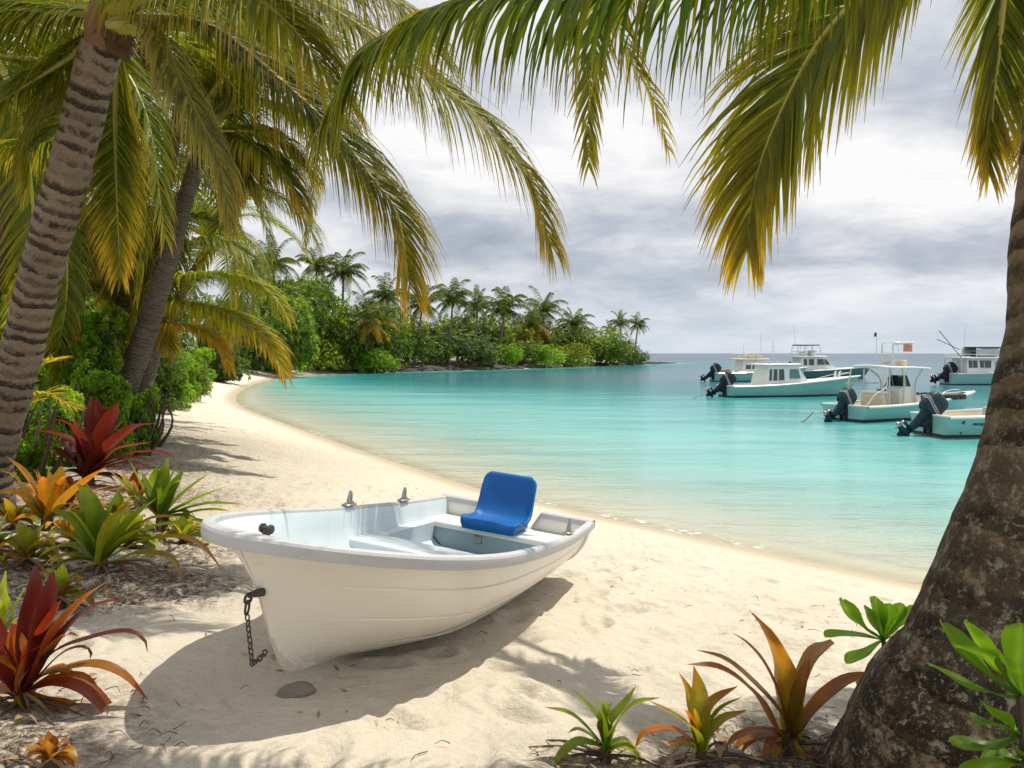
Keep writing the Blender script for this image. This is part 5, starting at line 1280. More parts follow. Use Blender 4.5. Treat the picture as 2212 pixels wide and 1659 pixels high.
for i in range(420):
    cx_, cy_, r_ = LIT[rr.randrange(len(LIT) - 2)]; a = rr.uniform(0, 6.28); q = r_ * 1.2 * math.sqrt(rr.random()); x_, y_ = cx_ + q * math.cos(a), cy_ + q * math.sin(a)
    p = Vector((x_, y_, gz(x_, y_) + .018)); d = Vector((rr.gauss(0, 1), rr.gauss(0, 1), rr.gauss(0, .25))).normalized(); V, F, C = [], [], []
    leaf_card(V, F, C, p, d, Vector((rr.gauss(0, .3), rr.gauss(0, .3), 1)), rr.uniform(.05, .13), rr.uniform(.012, .035), (.2, .13, .07)); mbl.add(V, F)
tag(mbl.build('leaf_litter', M['dry'], None, angle=180), 'curled dry brown leaves scattered under the bromeliads', 'dead leaves', kind='stuff')
# drift of leaf scraps and weed along the upper beach
mbw = MB(); cl = []
xs_ = np.array([rr.uniform(-14, 7) for _ in range(9000)]); ys_ = np.array([rr.uniform(2.6, 34) for _ in range(9000)]); ds_ = shore_dist(xs_, ys_); nn_ = fbm(xs_ * .9, ys_ * .9 + 7, 4)
zs_ = ground(xs_, ys_, True, ds_); cnt = 0
for x_, y_, d0, n0, z_ in zip(xs_, ys_, ds_, nn_, zs_):
    if not (1.7 < d0 < 8) or rr.random() > max(0, n0 - .42) * 6 * (1.4 if 2.2 < d0 < 4.6 else .5): continue
    for q in range(rr.randrange(1, 5)):
        p = Vector((x_ + rr.gauss(0, .09), y_ + rr.gauss(0, .06), z_ + .008)); V, F, C = [], [], []
        leaf_card(V, F, C, p, Vector((rr.gauss(0, 1), rr.gauss(0, .7), rr.gauss(0, .12))).normalized(), Vector((rr.gauss(0, .2), rr.gauss(0, .2), 1)), rr.uniform(.02, .07), rr.uniform(.006, .018), (.2, .13, .07), 'simple'); mbw.add(V, F); cnt += 1
tag(mbw.build('drift_scraps', M['wrack'], None, angle=180), 'ochre scraps of leaf and weed drifted along the upper beach', 'beach debris', kind='stuff')
for i, pts in enumerate([[(1150, 1650), (1230, 1632), (1330, 1640), (1420, 1650), (1520, 1652), (1600, 1640), (1660, 1600)], [(1420, 1612), (1500, 1590), (1580, 1580), (1680, 1575), (1800, 1585)]]):
    L = [G(a, b_, 0) for a, b_ in pts]; L = [Vector((p.x, p.y, gz(p.x, p.y) + .012)) for p in L]
    mb = MB(); mb.tube(catmull(L, 40), [.009 - .0001 * k for k in range(40)], 6)
    tag(mb.build('creeping_root', M['twig'], None), ['long thin dark root snaking along the sand under the three front bromeliads', 'shorter dark root running from the mossy trunk behind the front bromeliads'][i], 'root')
# ------------------------------------------------------------------ moored motor boats
M['lagoon_lit'] = paint('lagoon_lit_topsides', (.23, .47, .45), .28, .05, 1.2, .5, coat=.3, dirt=(.30, .36, .32), dirtamt=.25)  # white hulls; turquoise reflected from the lagoon is painted into this colour
M['bwhite'] = paint('boat_white', (.74, .745, .72), .32, .05, 1.5, .5, coat=.2, dirt=(.45, .40, .32), dirtamt=.3)
M['cream'] = paint('boat_cream', (.60, .52, .38), .45, .1, 2, .4, dirt=(.35, .26, .16), dirtamt=.4)
M['navy'] = paint('navy_antifouling', (.012, .035, .055), .5, .2, 2)
M['brownb'] = paint('brown_antifouling', (.06, .025, .016), .6, .3, 2)
M['redb'] = paint('red_antifouling', (.16, .012, .014), .55, .2, 2)
M['dteal'] = paint('dark_teal_topsides', (.04, .13, .14), .35, .1, 1.2, coat=.2)
M['cowl'] = paint('outboard_cowling', (.008, .013, .024), .5, .3, 5, .3, coat=.0, dirt=(.10, .11, .12), dirtamt=.35)
M['cowl2'] = paint('outboard_teal', (.008, .030, .042), .5, .3, 5, .3, coat=.0)
M['decal'] = paint('grey_decal', (.42, .42, .44), .4, .1, 5)
M['frame'] = paint('window_frame', (.50, .50, .48), .4, .08, 5)
M['glass'] = paint('boat_window', (.028, .04, .045), .06, .2, 2, .8)
M['tglass'] = paint('teal_window', (.05, .17, .18), .08, .2, 2, .8)
M['canvas'] = paint('navy_canvas', (.022, .03, .05), .85, .25, 6)
M['chrome'] = paint('boat_tube', (.62, .61, .58), .3, .1, 5, .5, metal=.4)
M['black'] = paint('black_trim', (.012, .012, .013), .5, .2, 5)
M['rope'] = paint('old_rope', (.30, .25, .17), .9, .3, 9)
M['vinyl'] = paint('clear_vinyl', (.45, .50, .55), .15, .2, 3, .6)
M['redf'] = paint('faded_red_cloth', (.50, .20, .15), .8, .2, 5)
M['letter'] = paint('dark_lettering', (.012, .05, .06), .6, .1, 5)
def hull_fn(L, beam, zs, zb, rake=.7, tm=.34, bowp=2.2, flare=.72):
    def hb(t): return beam / 2 * (1 - (max(0, t - tm) / (1 - tm)) ** bowp) if t > tm else beam / 2 * (.92 + .08 * (t / tm))
    def sheer(t): return zs + (zb - zs) * t ** 1.9
    def pt(t, k, s):
        """k: 0 keel .. .25 chine .. 1 rim"""
        zr = sheer(t)
        ks = [0, .22, .36, 1]; wl = flare * (1 - .55 * max(0, t - .45) / .55)
        b = np.interp(k, ks, [0, wl * .93, wl, 1]); z = np.interp(k, ks, [-.35 + .2 * max(0, t - .7) / .3, -.10, .10, zr])
        x = t * L + rake * max(0, z) / zb * max(0, (t - .5) / .5) ** 1.5 - .06 * 0
        return Vector((x, s * hb(t) * b, z))
    return hb, sheer, pt
TS = list(np.linspace(0, .5, 9)) + list(np.linspace(.56, .9, 9)) + [.93, .955, .975, .99, 1.0]
def make_hull(o, L, beam, zs, zb, mats, tc=.55, rake=.7, floor=.28, inner='bwhite', flare=.78, deckcol='bwhite', stripe='navy'):
    hb, sheer, pt = hull_fn(L, beam, zs, zb, rake, flare=flare)
    def shell(ks): return [[pt(t, k, 1) for k in reversed(ks)] + [pt(t, k, -1) for k in (ks[1:] if ks[0] == 0 else ks)] for t in TS]
    def both(mb, ks):
        for s in (1, -1): mb.grid([[pt(t, k, s) for k in ks] for t in TS], flip=(s > 0))
        mb.add([pt(0, k, 1) for k in ks] + [pt(0, k, -1) for k in reversed(ks)], [tuple(range(2 * len(ks)))])
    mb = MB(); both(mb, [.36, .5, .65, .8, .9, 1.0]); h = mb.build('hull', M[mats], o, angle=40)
    mb = MB(); both(mb, [0, .12, .22, .36]); mb.build('boot_stripe', M[stripe], h, angle=40)
    # rub rail and gunwale cap
    mb = MB(); w = .13
    for s in (1, -1):
        rows = []
        for t in TS:
            p = pt(t, 1, s); q = pt(t, .88, s); iw = min(w, hb(t)); k = Vector((0, s, 0))
            rows.append([Vector((q.x, q.y, p.z - .09)) + k * .012, p + k * .035 + Vector((0, 0, -.05)), p + k * .035, p + Vector((0, 0, .03)), p - k * iw + Vector((0, 0, .03)), p - k * iw + Vector((0, 0, -.04))])
        mb.grid(rows, flip=(s > 0))
    p = pt(0, 1, 1); mb.box((.05, 0, p.z + .005), (.13, p.y * 2 - .02, .055), bev=.012); mb.build('gunwale', M['bwhite'], o)
    mb = MB(); ti = [t for t in TS if t <= tc + .02]
    rows = []
    for t in ti:
        b_ = hb(t) - w
        bf_ = max(.02, min(b_ - .03, pt(t, float(np.interp(floor - .06, [.10, sheer(t)], [.36, 1])), 1).y - .09))
        rows.append([Vector((t * L + .08, b_, sheer(t) - .02)), Vector((t * L + .08, bf_, floor)), Vector((t * L + .08, 0, floor)), Vector((t * L + .08, -bf_, floor)), Vector((t * L + .08, -b_, sheer(t) - .02))])
    mb.grid(rows, flip=True)
    mb.add([rows[0][0], rows[0][1], rows[0][3], rows[0][4]], [(0, 1, 2, 3)]); mb.add([rows[-1][0], rows[-1][1], rows[-1][3], rows[-1][4]], [(3, 2, 1, 0)])
    mb.build('cockpit', M[inner], o, angle=30)
    if tc < .95:
        mb = MB(); rows = []
        for t in [tc] + [t for t in TS if t > tc]:
            b_ = max(.01, hb(t) - .05); z = sheer(t) + .015; x = pt(t, 1, 0).x
            rows.append([Vector((x, b_ * k, z + .07 * (1 - k * k) * min(1, hb(t)))) for k in (1, .6, .25, 0, -.25, -.6, -1)])
        mb.grid(rows, flip=True); mb.build('foredeck', M[deckcol], o, angle=60)
    return hb, sheer, pt
def outboard(o, x, z, tilt, sc=1.0, mat='cowl'):
    Rm = Matrix.Translation((x, 0, z)) @ Matrix.Rotation(R(tilt), 4, 'Y') @ Matrix.Scale(sc, 4)
    def xf(mb): mb.v = [tuple(Rm @ Vector(v)) for v in mb.v]
    e = MB(); rows = []
    for zz, a, b_, cx in ((-.62, .075, .05, -.02), (-.45, .10, .06, -.01), (-.1, .14, .085, 0), (.05, .17, .11, 0), (.09, .22, .15, -.02)):
        rows.append([Vector((cx - a * 1.2 * math.copysign(abs(math.cos(q)) ** .7, math.cos(q)), b_ * math.copysign(abs(math.sin(q)) ** .7, math.sin(q)), zz)) for q in [2 * math.pi * k / 16 for k in range(16)]])
    e.grid(rows, close_v=True)
    e.box((-.10, 0, -.60), (.46, .20, .02), bev=.006); e.tube([(.18, 0, -.78), (.10, 0, -.78), (-.08, 0, -.78), (-.26, 0, -.78), (-.32, 0, -.78)], [.012, .06, .085, .075, .055], 12)
    e.box((-.02, 0, -.69), (.20, .045, .20), bev=.01); e.add([(.02, .012, -.82), (-.2, .012, -.82), (-.17, .006, -1.0), (-.05, .006, -1.0), (.02, -.012, -.82), (-.2, -.012, -.82), (-.17, -.006, -1.0), (-.05, -.006, -1.0)], [(0, 1, 2, 3), (7, 6, 5, 4), (0, 4, 5, 1), (1, 5, 6, 2), (2, 6, 7, 3), (3, 7, 4, 0)])
    e.box((.16, 0, -.12), (.14, .24, .36), bev=.02)
    xf(e); m_ = e.build('outboard_motor', M[mat], o, angle=50)
    c = MB(); rows = []
    for zz, a, b_, cx in ((.06, .25, .17, -.03), (.12, .30, .20, -.04), (.30, .33, .215, -.05), (.50, .33, .21, -.06), (.62, .29, .185, -.05), (.69, .20, .13, -.02), (.71, .06, .05, 0)):
        rows.append([Vector((cx - a * math.copysign(abs(math.cos(q)) ** .6, math.cos(q)), b_ * math.copysign(abs(math.sin(q)) ** .6, math.sin(q)), zz)) for q in [2 * math.pi * k / 24 for k in range(24)]])
    c.grid(rows, close_v=True); c.add(rows[-1], [tuple(range(24))]); xf(c); cw = c.build('cowling', M[mat], m_, angle=60)
    d = MB()
    for dz in (.20, .26):
        rows = [[Vector((-.05 - .325 * math.copysign(abs(math.cos(q)) ** .6, math.cos(q)) * 1.03, .21 * math.copysign(abs(math.sin(q)) ** .6, math.sin(q)) * 1.035, z_ + .12 * math.cos(q))) for q in [2 * math.pi * k / 24 for k in range(24)]] for z_ in (dz, dz + .022)]
        d.grid(rows, close_v=True)
    xf(d); d.build('decal_stripe', M['decal'], m_)
    p = MB(); p.tube([(-.30, 0, -.78), (-.38, 0, -.78), (-.41, 0, -.78)], [.055, .05, .02], 10)
    for k in range(3):
        a = 2.09 * k; u_ = Vector((0, math.cos(a), math.sin(a))); v_ = Vector((0, -math.sin(a), math.cos(a))); c0 = Vector((-.35, 0, -.78))
        p.add([c0 + u_ * .03 + Vector((.03, 0, 0)), c0 + u_ * .12 + v_ * .07 + Vector((.02, 0, 0)), c0 + u_ * .19 + v_ * .03, c0 + u_ * .17 - v_ * .05 - Vector((.02, 0, 0)), c0 + u_ * .03 - v_ * .03 - Vector((.03, 0, 0))], [(0, 1, 2, 3, 4)])
    xf(p); pr = p.build('propeller', M['metal'], m_, angle=30); so_ = pr.modifiers.new('t', 'SOLIDIFY'); so_.thickness = .012
    b_ = MB(); b_.box((x + .12 * sc, 0, z - .22 * sc), (.12, .34 * sc, .5 * sc), bev=.02); b_.box((x + .08, .12 * sc, z - .35 * sc), (.10, .05, .36 * sc), bev=.01); b_.box((x + .08, -.12 * sc, z - .35 * sc), (.10, .05, .36 * sc), bev=.01); b_.build('transom_bracket', M['black'], o)
    return m_
def prism(mb, poly, w0, w1=None, tx=None):
    """side outline (x,z) carried across the boat; narrower at the top and, past tx[0], towards the bow"""
    w1 = w1 or w0; lo = min(z for x, z in poly); hi = max(z for x, z in poly)
    def hw(z, x=0.0):
        w = w0 + (w1 - w0) * (z - lo) / max(1e-6, hi - lo)
        if tx and x > tx[0]: w *= 1 - (1 - tx[2]) * min(1, (x - tx[0]) / (tx[1] - tx[0]))
        return w
    if tx:   # give the long edges a break where the taper starts
        out = []
        for (xa, za), (xb, zb) in zip(poly, poly[1:] + poly[:1]):
            out.append((xa, za))
            if (xa - tx[0]) * (xb - tx[0]) < 0: f = (tx[0] - xa) / (xb - xa); out.append((tx[0], za + (zb - za) * f))
        poly = out
    n = len(poly)
    cx_ = sum(x for x, z in poly) / n
    v = [(x, hw(z, x), z) for x, z in poly] + [(x, -hw(z, x), z) for x, z in poly]
    import mathutils
    tri = mathutils.geometry.tessellate_polygon([[Vector((x, z, 0)) for x, z in poly]])
    fs = []
    for tr in tri:
        a, b_, c_ = tr
        A = (poly[b_][0] - poly[a][0]) * (poly[c_][1] - poly[a][1]) - (poly[c_][0] - poly[a][0]) * (poly[b_][1] - poly[a][1])
        f = (a, b_, c_) if A < 0 else (a, c_, b_)
        fs += [f, tuple(k + n for k in reversed(f))]
    mb.add(v, fs + [(i, i + n, (i + 1) % n + n, (i + 1) % n) for i in range(n)])
    return hw
def side_window(par, poly, hw, mat, off=.012):
    for s in (1, -1):
        mb = MB(); n = len(poly); v = [(x, s * (hw(z, x) + off), z) for x, z in poly] + [(x, s * (hw(z, x) - .03), z) for x, z in poly]
        fs = [tuple(range(n)), tuple(reversed(range(n, 2 * n)))] + [(i, i + n, (i + 1) % n + n, (i + 1) % n) for i in range(n)]
        mb.add(v, fs if s < 0 else [f[::-1] for f in fs]); w_ = mb.build('window', M[mat], par, smooth=False)
        # pale frame round the pane
        fr = MB(); c = Vector((sum(x for x, z in poly) / n, sum(z for x, z in poly) / n))
        o_ = [(x + math.copysign(.03, x - c.x), z + math.copysign(.03, z - c.y)) for x, z in poly]
        fr.add([(x, s * (hw(z, x) + off - .006), z) for x, z in o_] + [(x, s * (hw(z, x) - .03), z) for x, z in o_], fs if s < 0 else [f[::-1] for f in fs]); fr.build('frame', M['frame'], w_, smooth=False)
def roof_slab(o, x0, x1, z, hw, th=.07, mat='bwhite', camber=.05, name='roof', droop=0.0):
    mb = MB(); rows = []; N_ = 12
    for zz, inset in ((0, .03), (.02, 0), (th - .02, 0), (th, .03)):
        ring = []
        for k in range(32):
            q = 2 * math.pi * k / 32; cx = math.copysign(abs(math.cos(q)) ** .45, math.cos(q)); sy = math.copysign(abs(math.sin(q)) ** .45, math.sin(q))
            X_ = (x0 + x1) / 2 + cx * ((x1 - x0) / 2 - inset); Y_ = sy * (hw - inset)
            ring.append(Vector((X_, Y_, z + zz + camber * (1 - sy * sy * .8) - droop * max(0, cx) ** 2)))
        rows.append(ring)
    mb.grid(rows, close_v=True); c1 = [sum((r for r in rows[i]), Vector()) / 32 + Vector((0, 0, s * .02)) for i, s in ((0, 0), (3, 1))]
    b = len(mb.v); mb.add([c1[0]] + rows[0], [(0, 1 + (k + 1) % 32, 1 + k) for k in range(32)]); mb.add([c1[1]] + rows[3], [(0, 1 + k, 1 + (k + 1) % 32) for k in range(32)])
    return mb.build(name, M[mat], o, angle=50)
def tubes(o, name, segs, r, mat='chrome'):
    mb = MB()
    for sg in segs: mb.tube(catmull(sg, max(2, 6 * (len(sg) - 1))) if len(sg) > 2 else sg, r, 8)
    return mb.build(name, M[mat], o)
def boat_at(px, py, head, name, label):
    g = G(px, py, SEA); o = empty(name, (0, 0, 0), label, 'motor boat', mat=Matrix.Translation(g) @ Matrix.Rotation(R(head), 4, 'Z')); o['group'] = 'motor boats moored in the lagoon'; return o, g
# -- pilothouse boat in the middle
o, g = boat_at(1566, 857, 11, 'motor_boat', 'white pilothouse motor boat with a raked cabin and tilted outboard'); L = 8.0
hb, sh_, pt = make_hull(o, L, 2.5, .66, 1.22, 'lagoon_lit', .55, 1.0)
cb = MB(); hw = prism(cb, [(2.05, .45), (2.35, 1.86), (4.25, 1.86), (5.05, .84), (5.05, .70)], .92, .82, (4.2, 5.05, .85)); c = cb.build('cabin', M['bwhite'], o, smooth=False)
for a in ([(2.38, .98), (2.44, 1.64), (2.58, 1.64), (2.54, .98)], [(2.64, .98), (2.70, 1.64), (2.92, 1.64), (2.90, .98)], [(3.00, 1.0), (3.04, 1.64), (3.34, 1.64), (3.36, 1.0)]): side_window(c, a, hw, 'glass')
side_window(c, [(3.72, 1.10), (3.74, 1.64), (4.28, 1.64), (4.42, 1.10)], hw, 'tglass')
mb = MB(); mb.add([(4.36, .6, 1.72), (4.36, -.6, 1.72), (4.80, -.66, 1.16), (4.80, .66, 1.16)], [(0, 1, 2, 3)]); mb.v = [(x_ + .015, y_, z_ + .012) for x_, y_, z_ in mb.v]; mb.build('windscreen', M['tglass'], c, smooth=False)
mb = MB(); [mb.box((x_, -hw(.75, x_) - .004, .75), (w_, .02, .09), bev=.004) for x_, w_ in ((3.1, .12), (4.05, .16))]; mb.build('builders_plate', M['decal'], c)
rf = roof_slab(o, 1.62, 4.6, 1.86, 1.02, .09)
mb = MB(); rr = random.Random(4)
for i in range(16): mb.box((2.2 + i * .13 + rr.gauss(0, .03), rr.uniform(-.6, .5), 2.03), (rr.uniform(.06, .12), .12, rr.uniform(.06, .16)), bev=.02)
mb.build('roof_gear', M['decal'], rf)
tubes(o, 'antenna', [[(2.5, .3, 1.98), (2.42, .3, 3.8)]], .013); tubes(o, 'antenna', [[(3.0, -.2, 1.98), (2.98, -.2, 3.4)], [(2.9, -.2, 3.0), (3.06, -.2, 3.0)]], .018)
mb = MB(); [mb.tube([(7.25 + k * .3, 0, sh_(.93)), (7.25 + k * .3, 0, sh_(.93) + .30), (7.35 + k * .3, 0, sh_(.93) + .33)], [.06, .05, .03], 8) for k in (0, 1)]; mb.build('bow_bollard', M['bwhite'], o)
tubes(o, 'bow_rail', [[(6.4, -.62, sh_(.8)), (7.3, -.4, sh_(.9) + .16), (8.3, 0, sh_(1) + .2), (7.3, .4, sh_(.9) + .16), (6.4, .62, sh_(.8))]], .02)
outboard(o, -.12, .72, 52, 1.25)
# -- older cabin boat behind it
o, g = boat_at(1541, 824, 9, 'motor_boat', 'cabin boat with a white hull tinted by lagoon light and cluttered roof behind the pilothouse boat'); L = 8.4
hb, sh_, pt = make_hull(o, L, 2.6, .78, 1.3, 'lagoon_lit', .5, .9)
cb = MB(); hw = prism(cb, [(2.3, .45), (2.55, 1.98), (4.6, 1.98), (5.3, 1.0), (5.3, .8)], .95, .85, (4.2, 5.3, .85)); c = cb.build('cabin', M['bwhite'], o, smooth=False)
for a in ([(2.72, 1.15), (2.78, 1.72), (3.25, 1.72), (3.22, 1.15)], [(3.36, 1.15), (3.42, 1.72), (3.6, 1.72), (3.56, 1.15)], [(4.0, 1.2), (4.03, 1.72), (4.5, 1.72), (4.75, 1.2)]): side_window(c, a, hw, 'glass')
rf = roof_slab(o, 1.55, 5.2, 1.98, 1.05, .09, 'cream')
mb = MB(); [mb.box((2.6 + i * .28, rr.uniform(-.4, .4), 2.2 + .1 * (i % 3)), (.24, .3, rr.uniform(.12, .34)), bev=.03) for i in range(6)]; mb.box((3.9, 0, 2.3), (1.5, .7, .14), bev=.03); mb.build('roof_gear', M['cream'], rf)
tubes(o, 'roof_rack', [[(2.2, -.7, 2.1), (2.2, -.7, 2.5), (3.6, -.7, 2.5), (3.6, -.7, 2.1)], [(2.2, .7, 2.1), (2.2, .7, 2.5), (3.6, .7, 2.5), (3.6, .7, 2.1)]], .03)
tubes(o, 'antenna', [[(2.9, 0, 2.1), (2.9, 0, 3.4)]], .018); outboard(o, -.12, .85, 50, 1.35)
mb = MB(); [mb.box((.7 + i * .4, rr.uniform(-.5, .5), .95), (.3, .5, .3), bev=.05) for i in range(3)]; mb.build('cockpit_gear', M['redf'], o)
# -- flybridge boat furthest back
o, g = boat_at(1700, 818.5, 8, 'motor_boat', 'dark hulled flybridge boat with a bimini and red bottom, behind the pilothouse boat'); L = 8.3
hb, sh_, pt = make_hull(o, L, 2.7, .85, 1.25, 'dteal', .45, .9, stripe='redb')
cb = MB(); hw = prism(cb, [(.9, .5), (1.0, 2.2), (3.6, 2.2), (4.7, 1.2), (6.0, 1.12), (6.0, .85)], 1.0, .88, (3.4, 6.0, .55)); c = cb.build('cabin', M['bwhite'], o, smooth=False)
for a in ([(1.3, 1.4), (1.3, 2.0), (1.65, 2.0), (1.65, 1.4)], [(1.85, 1.4), (1.85, 2.0), (2.4, 2.0), (2.4, 1.4)], [(2.75, 1.45), (2.75, 2.0), (3.4, 2.0), (3.5, 1.45)], [(3.62, 1.45), (3.55, 1.98), (3.75, 1.98), (4.2, 1.45)]): side_window(c, a, hw, 'glass')
roof_slab(o, .3, 3.95, 2.2, 1.2, .09)
bm_ = roof_slab(o, .75, 3.2, 3.35, .9, .08, 'canvas', name='bimini')
tubes(o, 'bimini_frame', [[(x0_, s * .82, 2.3), (x1_, s * .86, 3.36)] for s in (-1, 1) for x0_, x1_ in ((.8, 1.0), (1.5, 1.6), (2.2, 2.3), (3.3, 3.0))] + [[(.9, -.8, 2.75), (3.2, -.8, 2.75)], [(.9, .8, 2.75), (3.2, .8, 2.75)]], .028)
mb = MB(); mb.box((2.6, 0, 2.6), (.5, .9, .55), bev=.06); mb.box((1.6, 0, 2.55), (.4, .8, .5), bev=.08); mb.build('flybridge_console', M['bwhite'], o)
tubes(o, 'antenna', [[(1.1, .5, 3.4), (.9, .5, 5.5)]], .017); outboard(o, -.12, .9, 50, 1.3)
# -- centre console boat with a T-top
o, g = boat_at(1823, 909, 26, 'motor_boat', 'open centre console boat with a white T-top roof on tubes and black stained bow cushions'); L = 7.0
hb, sh_, pt = make_hull(o, L, 2.45, .60, .98, 'lagoon_lit', .93, .75, .22, inner='cream')
mb = MB(); hw = prism(mb, [(2.55, .22), (2.5, 1.1), (2.75, 1.28), (3.2, 1.28), (3.45, .95), (3.75, .9), (3.8, .22)], .48, .42); c = mb.build('console', M['bwhite'], o, smooth=False)
mb = MB(); mb.add([(3.22, .40, 1.28), (3.22, -.40, 1.28), (3.05, -.34, 1.72), (3.05, .34, 1.72), (3.24, .40, 1.28), (3.24, -.40, 1.28), (3.07, -.34, 1.72), (3.07, .34, 1.72)], [(0, 1, 2, 3), (7, 6, 5, 4), (0, 4, 5, 1), (2, 6, 7, 3), (1, 5, 6, 2), (3, 7, 4, 0)])
for s in (1, -1): mb.add([(3.22, s * .41, 1.28), (2.75, s * .42, 1.28), (2.8, s * .36, 1.62), (3.05, s * .35, 1.72)], [(0, 1, 2, 3)])
mb.build('windscreen', M['glass'], c, smooth=False)
mb = MB(); mb.box((1.72, 0, .62), (.55, 1.0, .78), bev=.05); ls = mb.build('leaning_post', M['cream'], o); mb = MB(); mb.box((1.72, 0, 1.07), (.5, 1.0, .12), bev=.04); mb.build('cushion', M['bwhite'], ls)
mb = MB(); mb.box((2.15, .1, 1.12), (.22, .34, .1), bev=.03); torus(mb, Vector((2.42, .1, 1.15)), .17, .018, (1, 0, .4)); mb.build('steering_wheel', M['black'], c)
rf = roof_slab(o, 1.15, 4.05, 1.98, .98, .08, camber=.10, droop=.10, name='t_top')
for s in (1, -1):
    tubes(o, 't_top_post', [[(3.35, s * .55, .3), (3.3, s * .55, 1.4), (3.45, s * .75, 2.0)]], .035); tubes(o, 't_top_post', [[(2.6, s * .55, .3), (2.65, s * .55, 1.5), (2.2, s * .8, 2.0)]], .035)
    tubes(o, 't_top_post', [[(1.75, s * .6, .3), (1.75, s * .6, 1.98)]], .03); tubes(o, 't_top_post', [[(1.1, s * .95, .6), (1.1, s * .8, 1.3), (1.3, s * .82, 2.0)]], .026)
tubes(o, 'cockpit_rail', [[(.15, -.9, .62), (.5, -1.0, 1.05), (1.1, -1.0, 1.35), (1.15, -.9, 2.0)], [(1.1, .9, 1.4), (2.6, .6, 1.4)], [(1.1, -.9, 1.25), (1.75, -.6, 1.25)]], .024)
mb = MB(); mb.box((4.7, 0, .62), (.9, 1.3, .5), bev=.06); mb.box((5.5, 0, .66), (.6, 1.0, .44), bev=.05); mb.build('bow_seat', M['black'], o)
mb = MB(); [mb.box((4.0 + .42 * k, -.98 + .02 * k, .84), (.38, .08, .22), bev=.03) for k in range(5)]; [mb.box((4.0 + .42 * k, .98 - .03 * k, .84), (.38, .08, .22), bev=.03) for k in range(5)]; mb.build('coaming_bolster', M['black'], o)
tubes(o, 'bow_rail', [[(4.1, -1.05, .72), (4.4, -1.02, 1.06), (5.6, -.8, 1.12), (5.75, -.75, .85)]], .022)
tubes(rf, 'radar_mast', [[(2.35, -.25, 2.15), (2.35, -.25, 2.95)], [(2.35, .25, 2.15), (2.35, .25, 2.95)], [(2.35, -.25, 2.6), (2.35, .25, 2.6)], [(2.3, -.3, 2.95), (3.3, -.3, 3.0)]], .03)
mb = MB(); mb.box((2.9, 0, 3.02), (1.1, .7, .06), bev=.02); mb.build('radar_platform', M['bwhite'], rf)
mb = MB(); mb.grid([[Vector((2.85 + .5 * k / 6, -.32 + .02 * math.sin(k), 2.98 - .32 * j / 4)) for k in range(7)] for j in range(5)]); fl = mb.build('cloth', M['redf'], rf, angle=180); sd_ = fl.modifiers.new('t', 'SOLIDIFY'); sd_.thickness = .01
mb = MB(); [mb.box((2.6 + .25 * k, rr.uniform(-.3, .3), 2.22), (.2, .3, .12 + .1 * (k % 2)), bev=.03) for k in range(4)]; mb.build('roof_gear', M['cream'], rf)
tubes(o, 'antenna', [[(2.2, .4, 2.1), (2.2, .4, 3.45)]], .012); tubes(o, 'antenna', [[(3.5, .3, 2.1), (3.2, .3, 3.3)]], .012)
mb = MB(); mb.grid([[Vector((2.2 - .12 * k / 4,   .4 + .03 * math.sin(k * 1.7), 3.42 - .16 * j / 3)) for k in range(5)] for j in range(4)]); fl = mb.build('flag', M['canvas'], o, angle=180); sd_ = fl.modifiers.new('t', 'SOLIDIFY'); sd_.thickness = .006
outboard(o, -.12, .60, 50, 1.08, 'cowl2')
# -- open boat cut by the palm trunk, lettered on its side
o, g = boat_at(2006, 941, 6, 'motor_boat', 'open white boat with dark lettering on its lagoon tinted side, nearest to the mossy trunk'); L = 5.8
hb, sh_, pt = make_hull(o, L, 2.2, .66, 1.05, 'lagoon_lit', .85, .7, .25, inner='cream', stripe='brownb')
mb = MB(); mb.box((1.1, 0, .52), (.35, 1.9, .06), bev=.015); mb.box((2.5, 0, .52), (.35, 1.9, .06), bev=.015); mb.build('thwart', M['bwhite'], o)
mb = MB(); mb.box((2.35, .3, .62), (.34, .5, .5), bev=.03); mb.build('locker', M['decal'], o)
cu_ = bpy.data.curves.new('lettering', 'FONT'); cu_.body = 'nasepieudems'; cu_.size = .20; cu_.extrude = .004; cu_.shear = .25; cu_.offset = .004; cu_.space_character = 1.0
tmp = bpy.data.objects.new('tmp', cu_); COL.objects.link(tmp); bpy.context.view_layer.update()
tm_ = bpy.data.meshes.new_from_object(tmp.evaluated_get(bpy.context.evaluated_depsgraph_get())); bpy.data.objects.remove(tmp); tm_.name = 'lettering'; tm_.materials.clear(); tm_.materials.append(M['letter'])
xs = [v.co.x for v in tm_.vertices]; tw_ = max(xs) - min(xs)
for v in tm_.vertices:
    x_ = .78 + (v.co.x - min(xs)) / tw_ * 1.02; z_ = .40 + v.co.y * .8; t_ = x_ / L; k_ = float(np.interp(z_, [.10, sh_(t_)], [.36, 1])); q = pt(t_, k_, -1)
    v.co = Vector((x_, q.y - .006 - v.co.z, z_))
link('lettering', tm_, o)
mb = MB(); mb.tube([(.35, -1.12, .46), (.40, -1.14, .56)], [.05, .02], 8); mb.tube([(.32, -1.06, .16), (.34, -1.08, .2)], [.035, .03], 8); mb.build('hull_fitting', M['black'], o)
outboard(o, -.12, .66, 48, 1.12, 'cowl2')
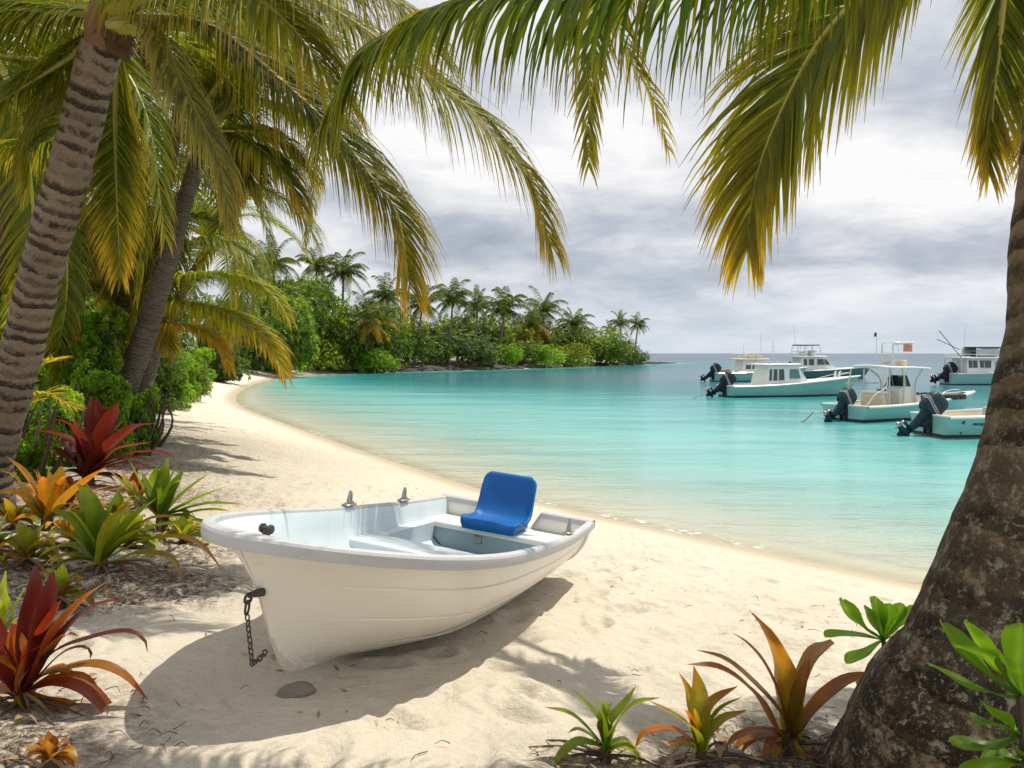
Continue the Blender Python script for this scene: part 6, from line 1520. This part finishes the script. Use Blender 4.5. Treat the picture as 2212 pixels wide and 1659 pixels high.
# -- convertible with outriggers at the right
o, g = boat_at(2046, 831, 5, 'motor_boat', 'flybridge fishing boat with long outriggers, half hidden by the mossy trunk'); L = 9.4
hb, sh_, pt = make_hull(o, L, 2.9, .95, 1.5, 'lagoon_lit', .3, 1.0)
cb = MB(); hw = prism(cb, [(1.0, .6), (1.0, 2.15), (4.3, 2.15), (5.5, 1.45), (7.6, 1.35), (7.6, 1.0)], 1.15, .95, (3.3, 7.6, .45)); c = cb.build('cabin', M['bwhite'], o, smooth=False)
for a in ([(1.15, 1.42), (1.15, 2.0), (1.45, 2.0), (1.45, 1.42)], [(1.52, 1.42), (1.52, 2.0), (1.9, 2.0), (1.9, 1.42)], [(2.12, 1.42), (2.12, 2.0), (2.45, 2.0), (2.45, 1.42)], [(2.52, 1.42), (2.52, 2.0), (3.1, 2.0), (3.05, 1.42)], [(3.5, 1.55), (3.62, 1.92), (4.2, 1.95), (4.2, 1.58)], [(4.28, 1.58), (4.28, 1.95), (4.5, 1.92), (5.1, 1.6)]): side_window(c, a, hw, 'glass')
roof_slab(o, .25, 4.7, 2.15, 1.3, .12); tubes(o, 'roof_post', [[(.5, s * 1.1, .95), (.45, s * 1.1, 2.2)] for s in (1, -1)], .035)
roof_slab(o, 1.75, 4.2, 3.0, .98, .09, 'canvas', name='bimini')
tubes(o, 'bimini_frame', [[(x0_, s * .95, 2.2), (x1_, s * .93, 3.05)] for s in (-1, 1) for x0_, x1_ in ((1.85, 1.85), (3.5, 3.3), (4.35, 4.1))], .03)
for s in (1, -1):
    mb = MB(); mb.grid([[Vector((1.9 + 2.2 * i / 8, s * .92, 2.35 + .66 * j / 3)) for i in range(9)] for j in range(4)]); vn = mb.build('side_curtain', M['vinyl'], o, angle=180); sd_ = vn.modifiers.new('t', 'SOLIDIFY'); sd_.thickness = .01
tubes(o, 'flybridge_rail', [[(.4, s * 1.15, 2.25), (.45, s * 1.15, 2.5), (1.8, s * 1.1, 2.5), (4.6, s * .9, 2.48)] for s in (1, -1)], .025)
mb = MB(); mb.box((3.7, 0, 2.45), (.5, 1.2, .35), bev=.05); mb.box((2.5, 0, 2.5), (.5, 1.0, .4), bev=.08); mb.build('flybridge_console', M['canvas'], o)
tubes(o, 'outrigger', [[(.4, -1.15, 2.25), (-1.9, -1.7, 4.4)]], .028, 'black'); tubes(o, 'outrigger', [[(1.7, 1.0, 2.9), (.1, 1.7, 3.8)]], .026, 'black'); tubes(o, 'antenna', [[(1.85, .6, 3.1), (1.85, .6, 4.9)]], .015)
outboard(o, -.15, .95, 56, 1.5)
# -- mooring lines trailing from the motors
for a, b_, lab in (((1518, 852, 46.5), (1464, 861), 'mooring rope running from the pilothouse boat motor into the water'), ((1757, 890, 30.2), (1716, 912), 'frayed mooring rope running from the centre console boat motor'), ((1500, 826, 72), (1464, 830), 'mooring rope running from the far cabin boat motor')):
    p0 = P(*a); p1 = G(b_[0], b_[1], SEA); p1.z = SEA - .05; md = p0.lerp(p1, .5) - Vector((0, 0, .12)); mb = MB(); mb.tube(catmull([p0, md, p1], 14), .022 if a[2] > 40 else .028, 6); tag(mb.build('mooring_rope', M['rope'], None), lab, 'rope', 'mooring ropes of the boats')
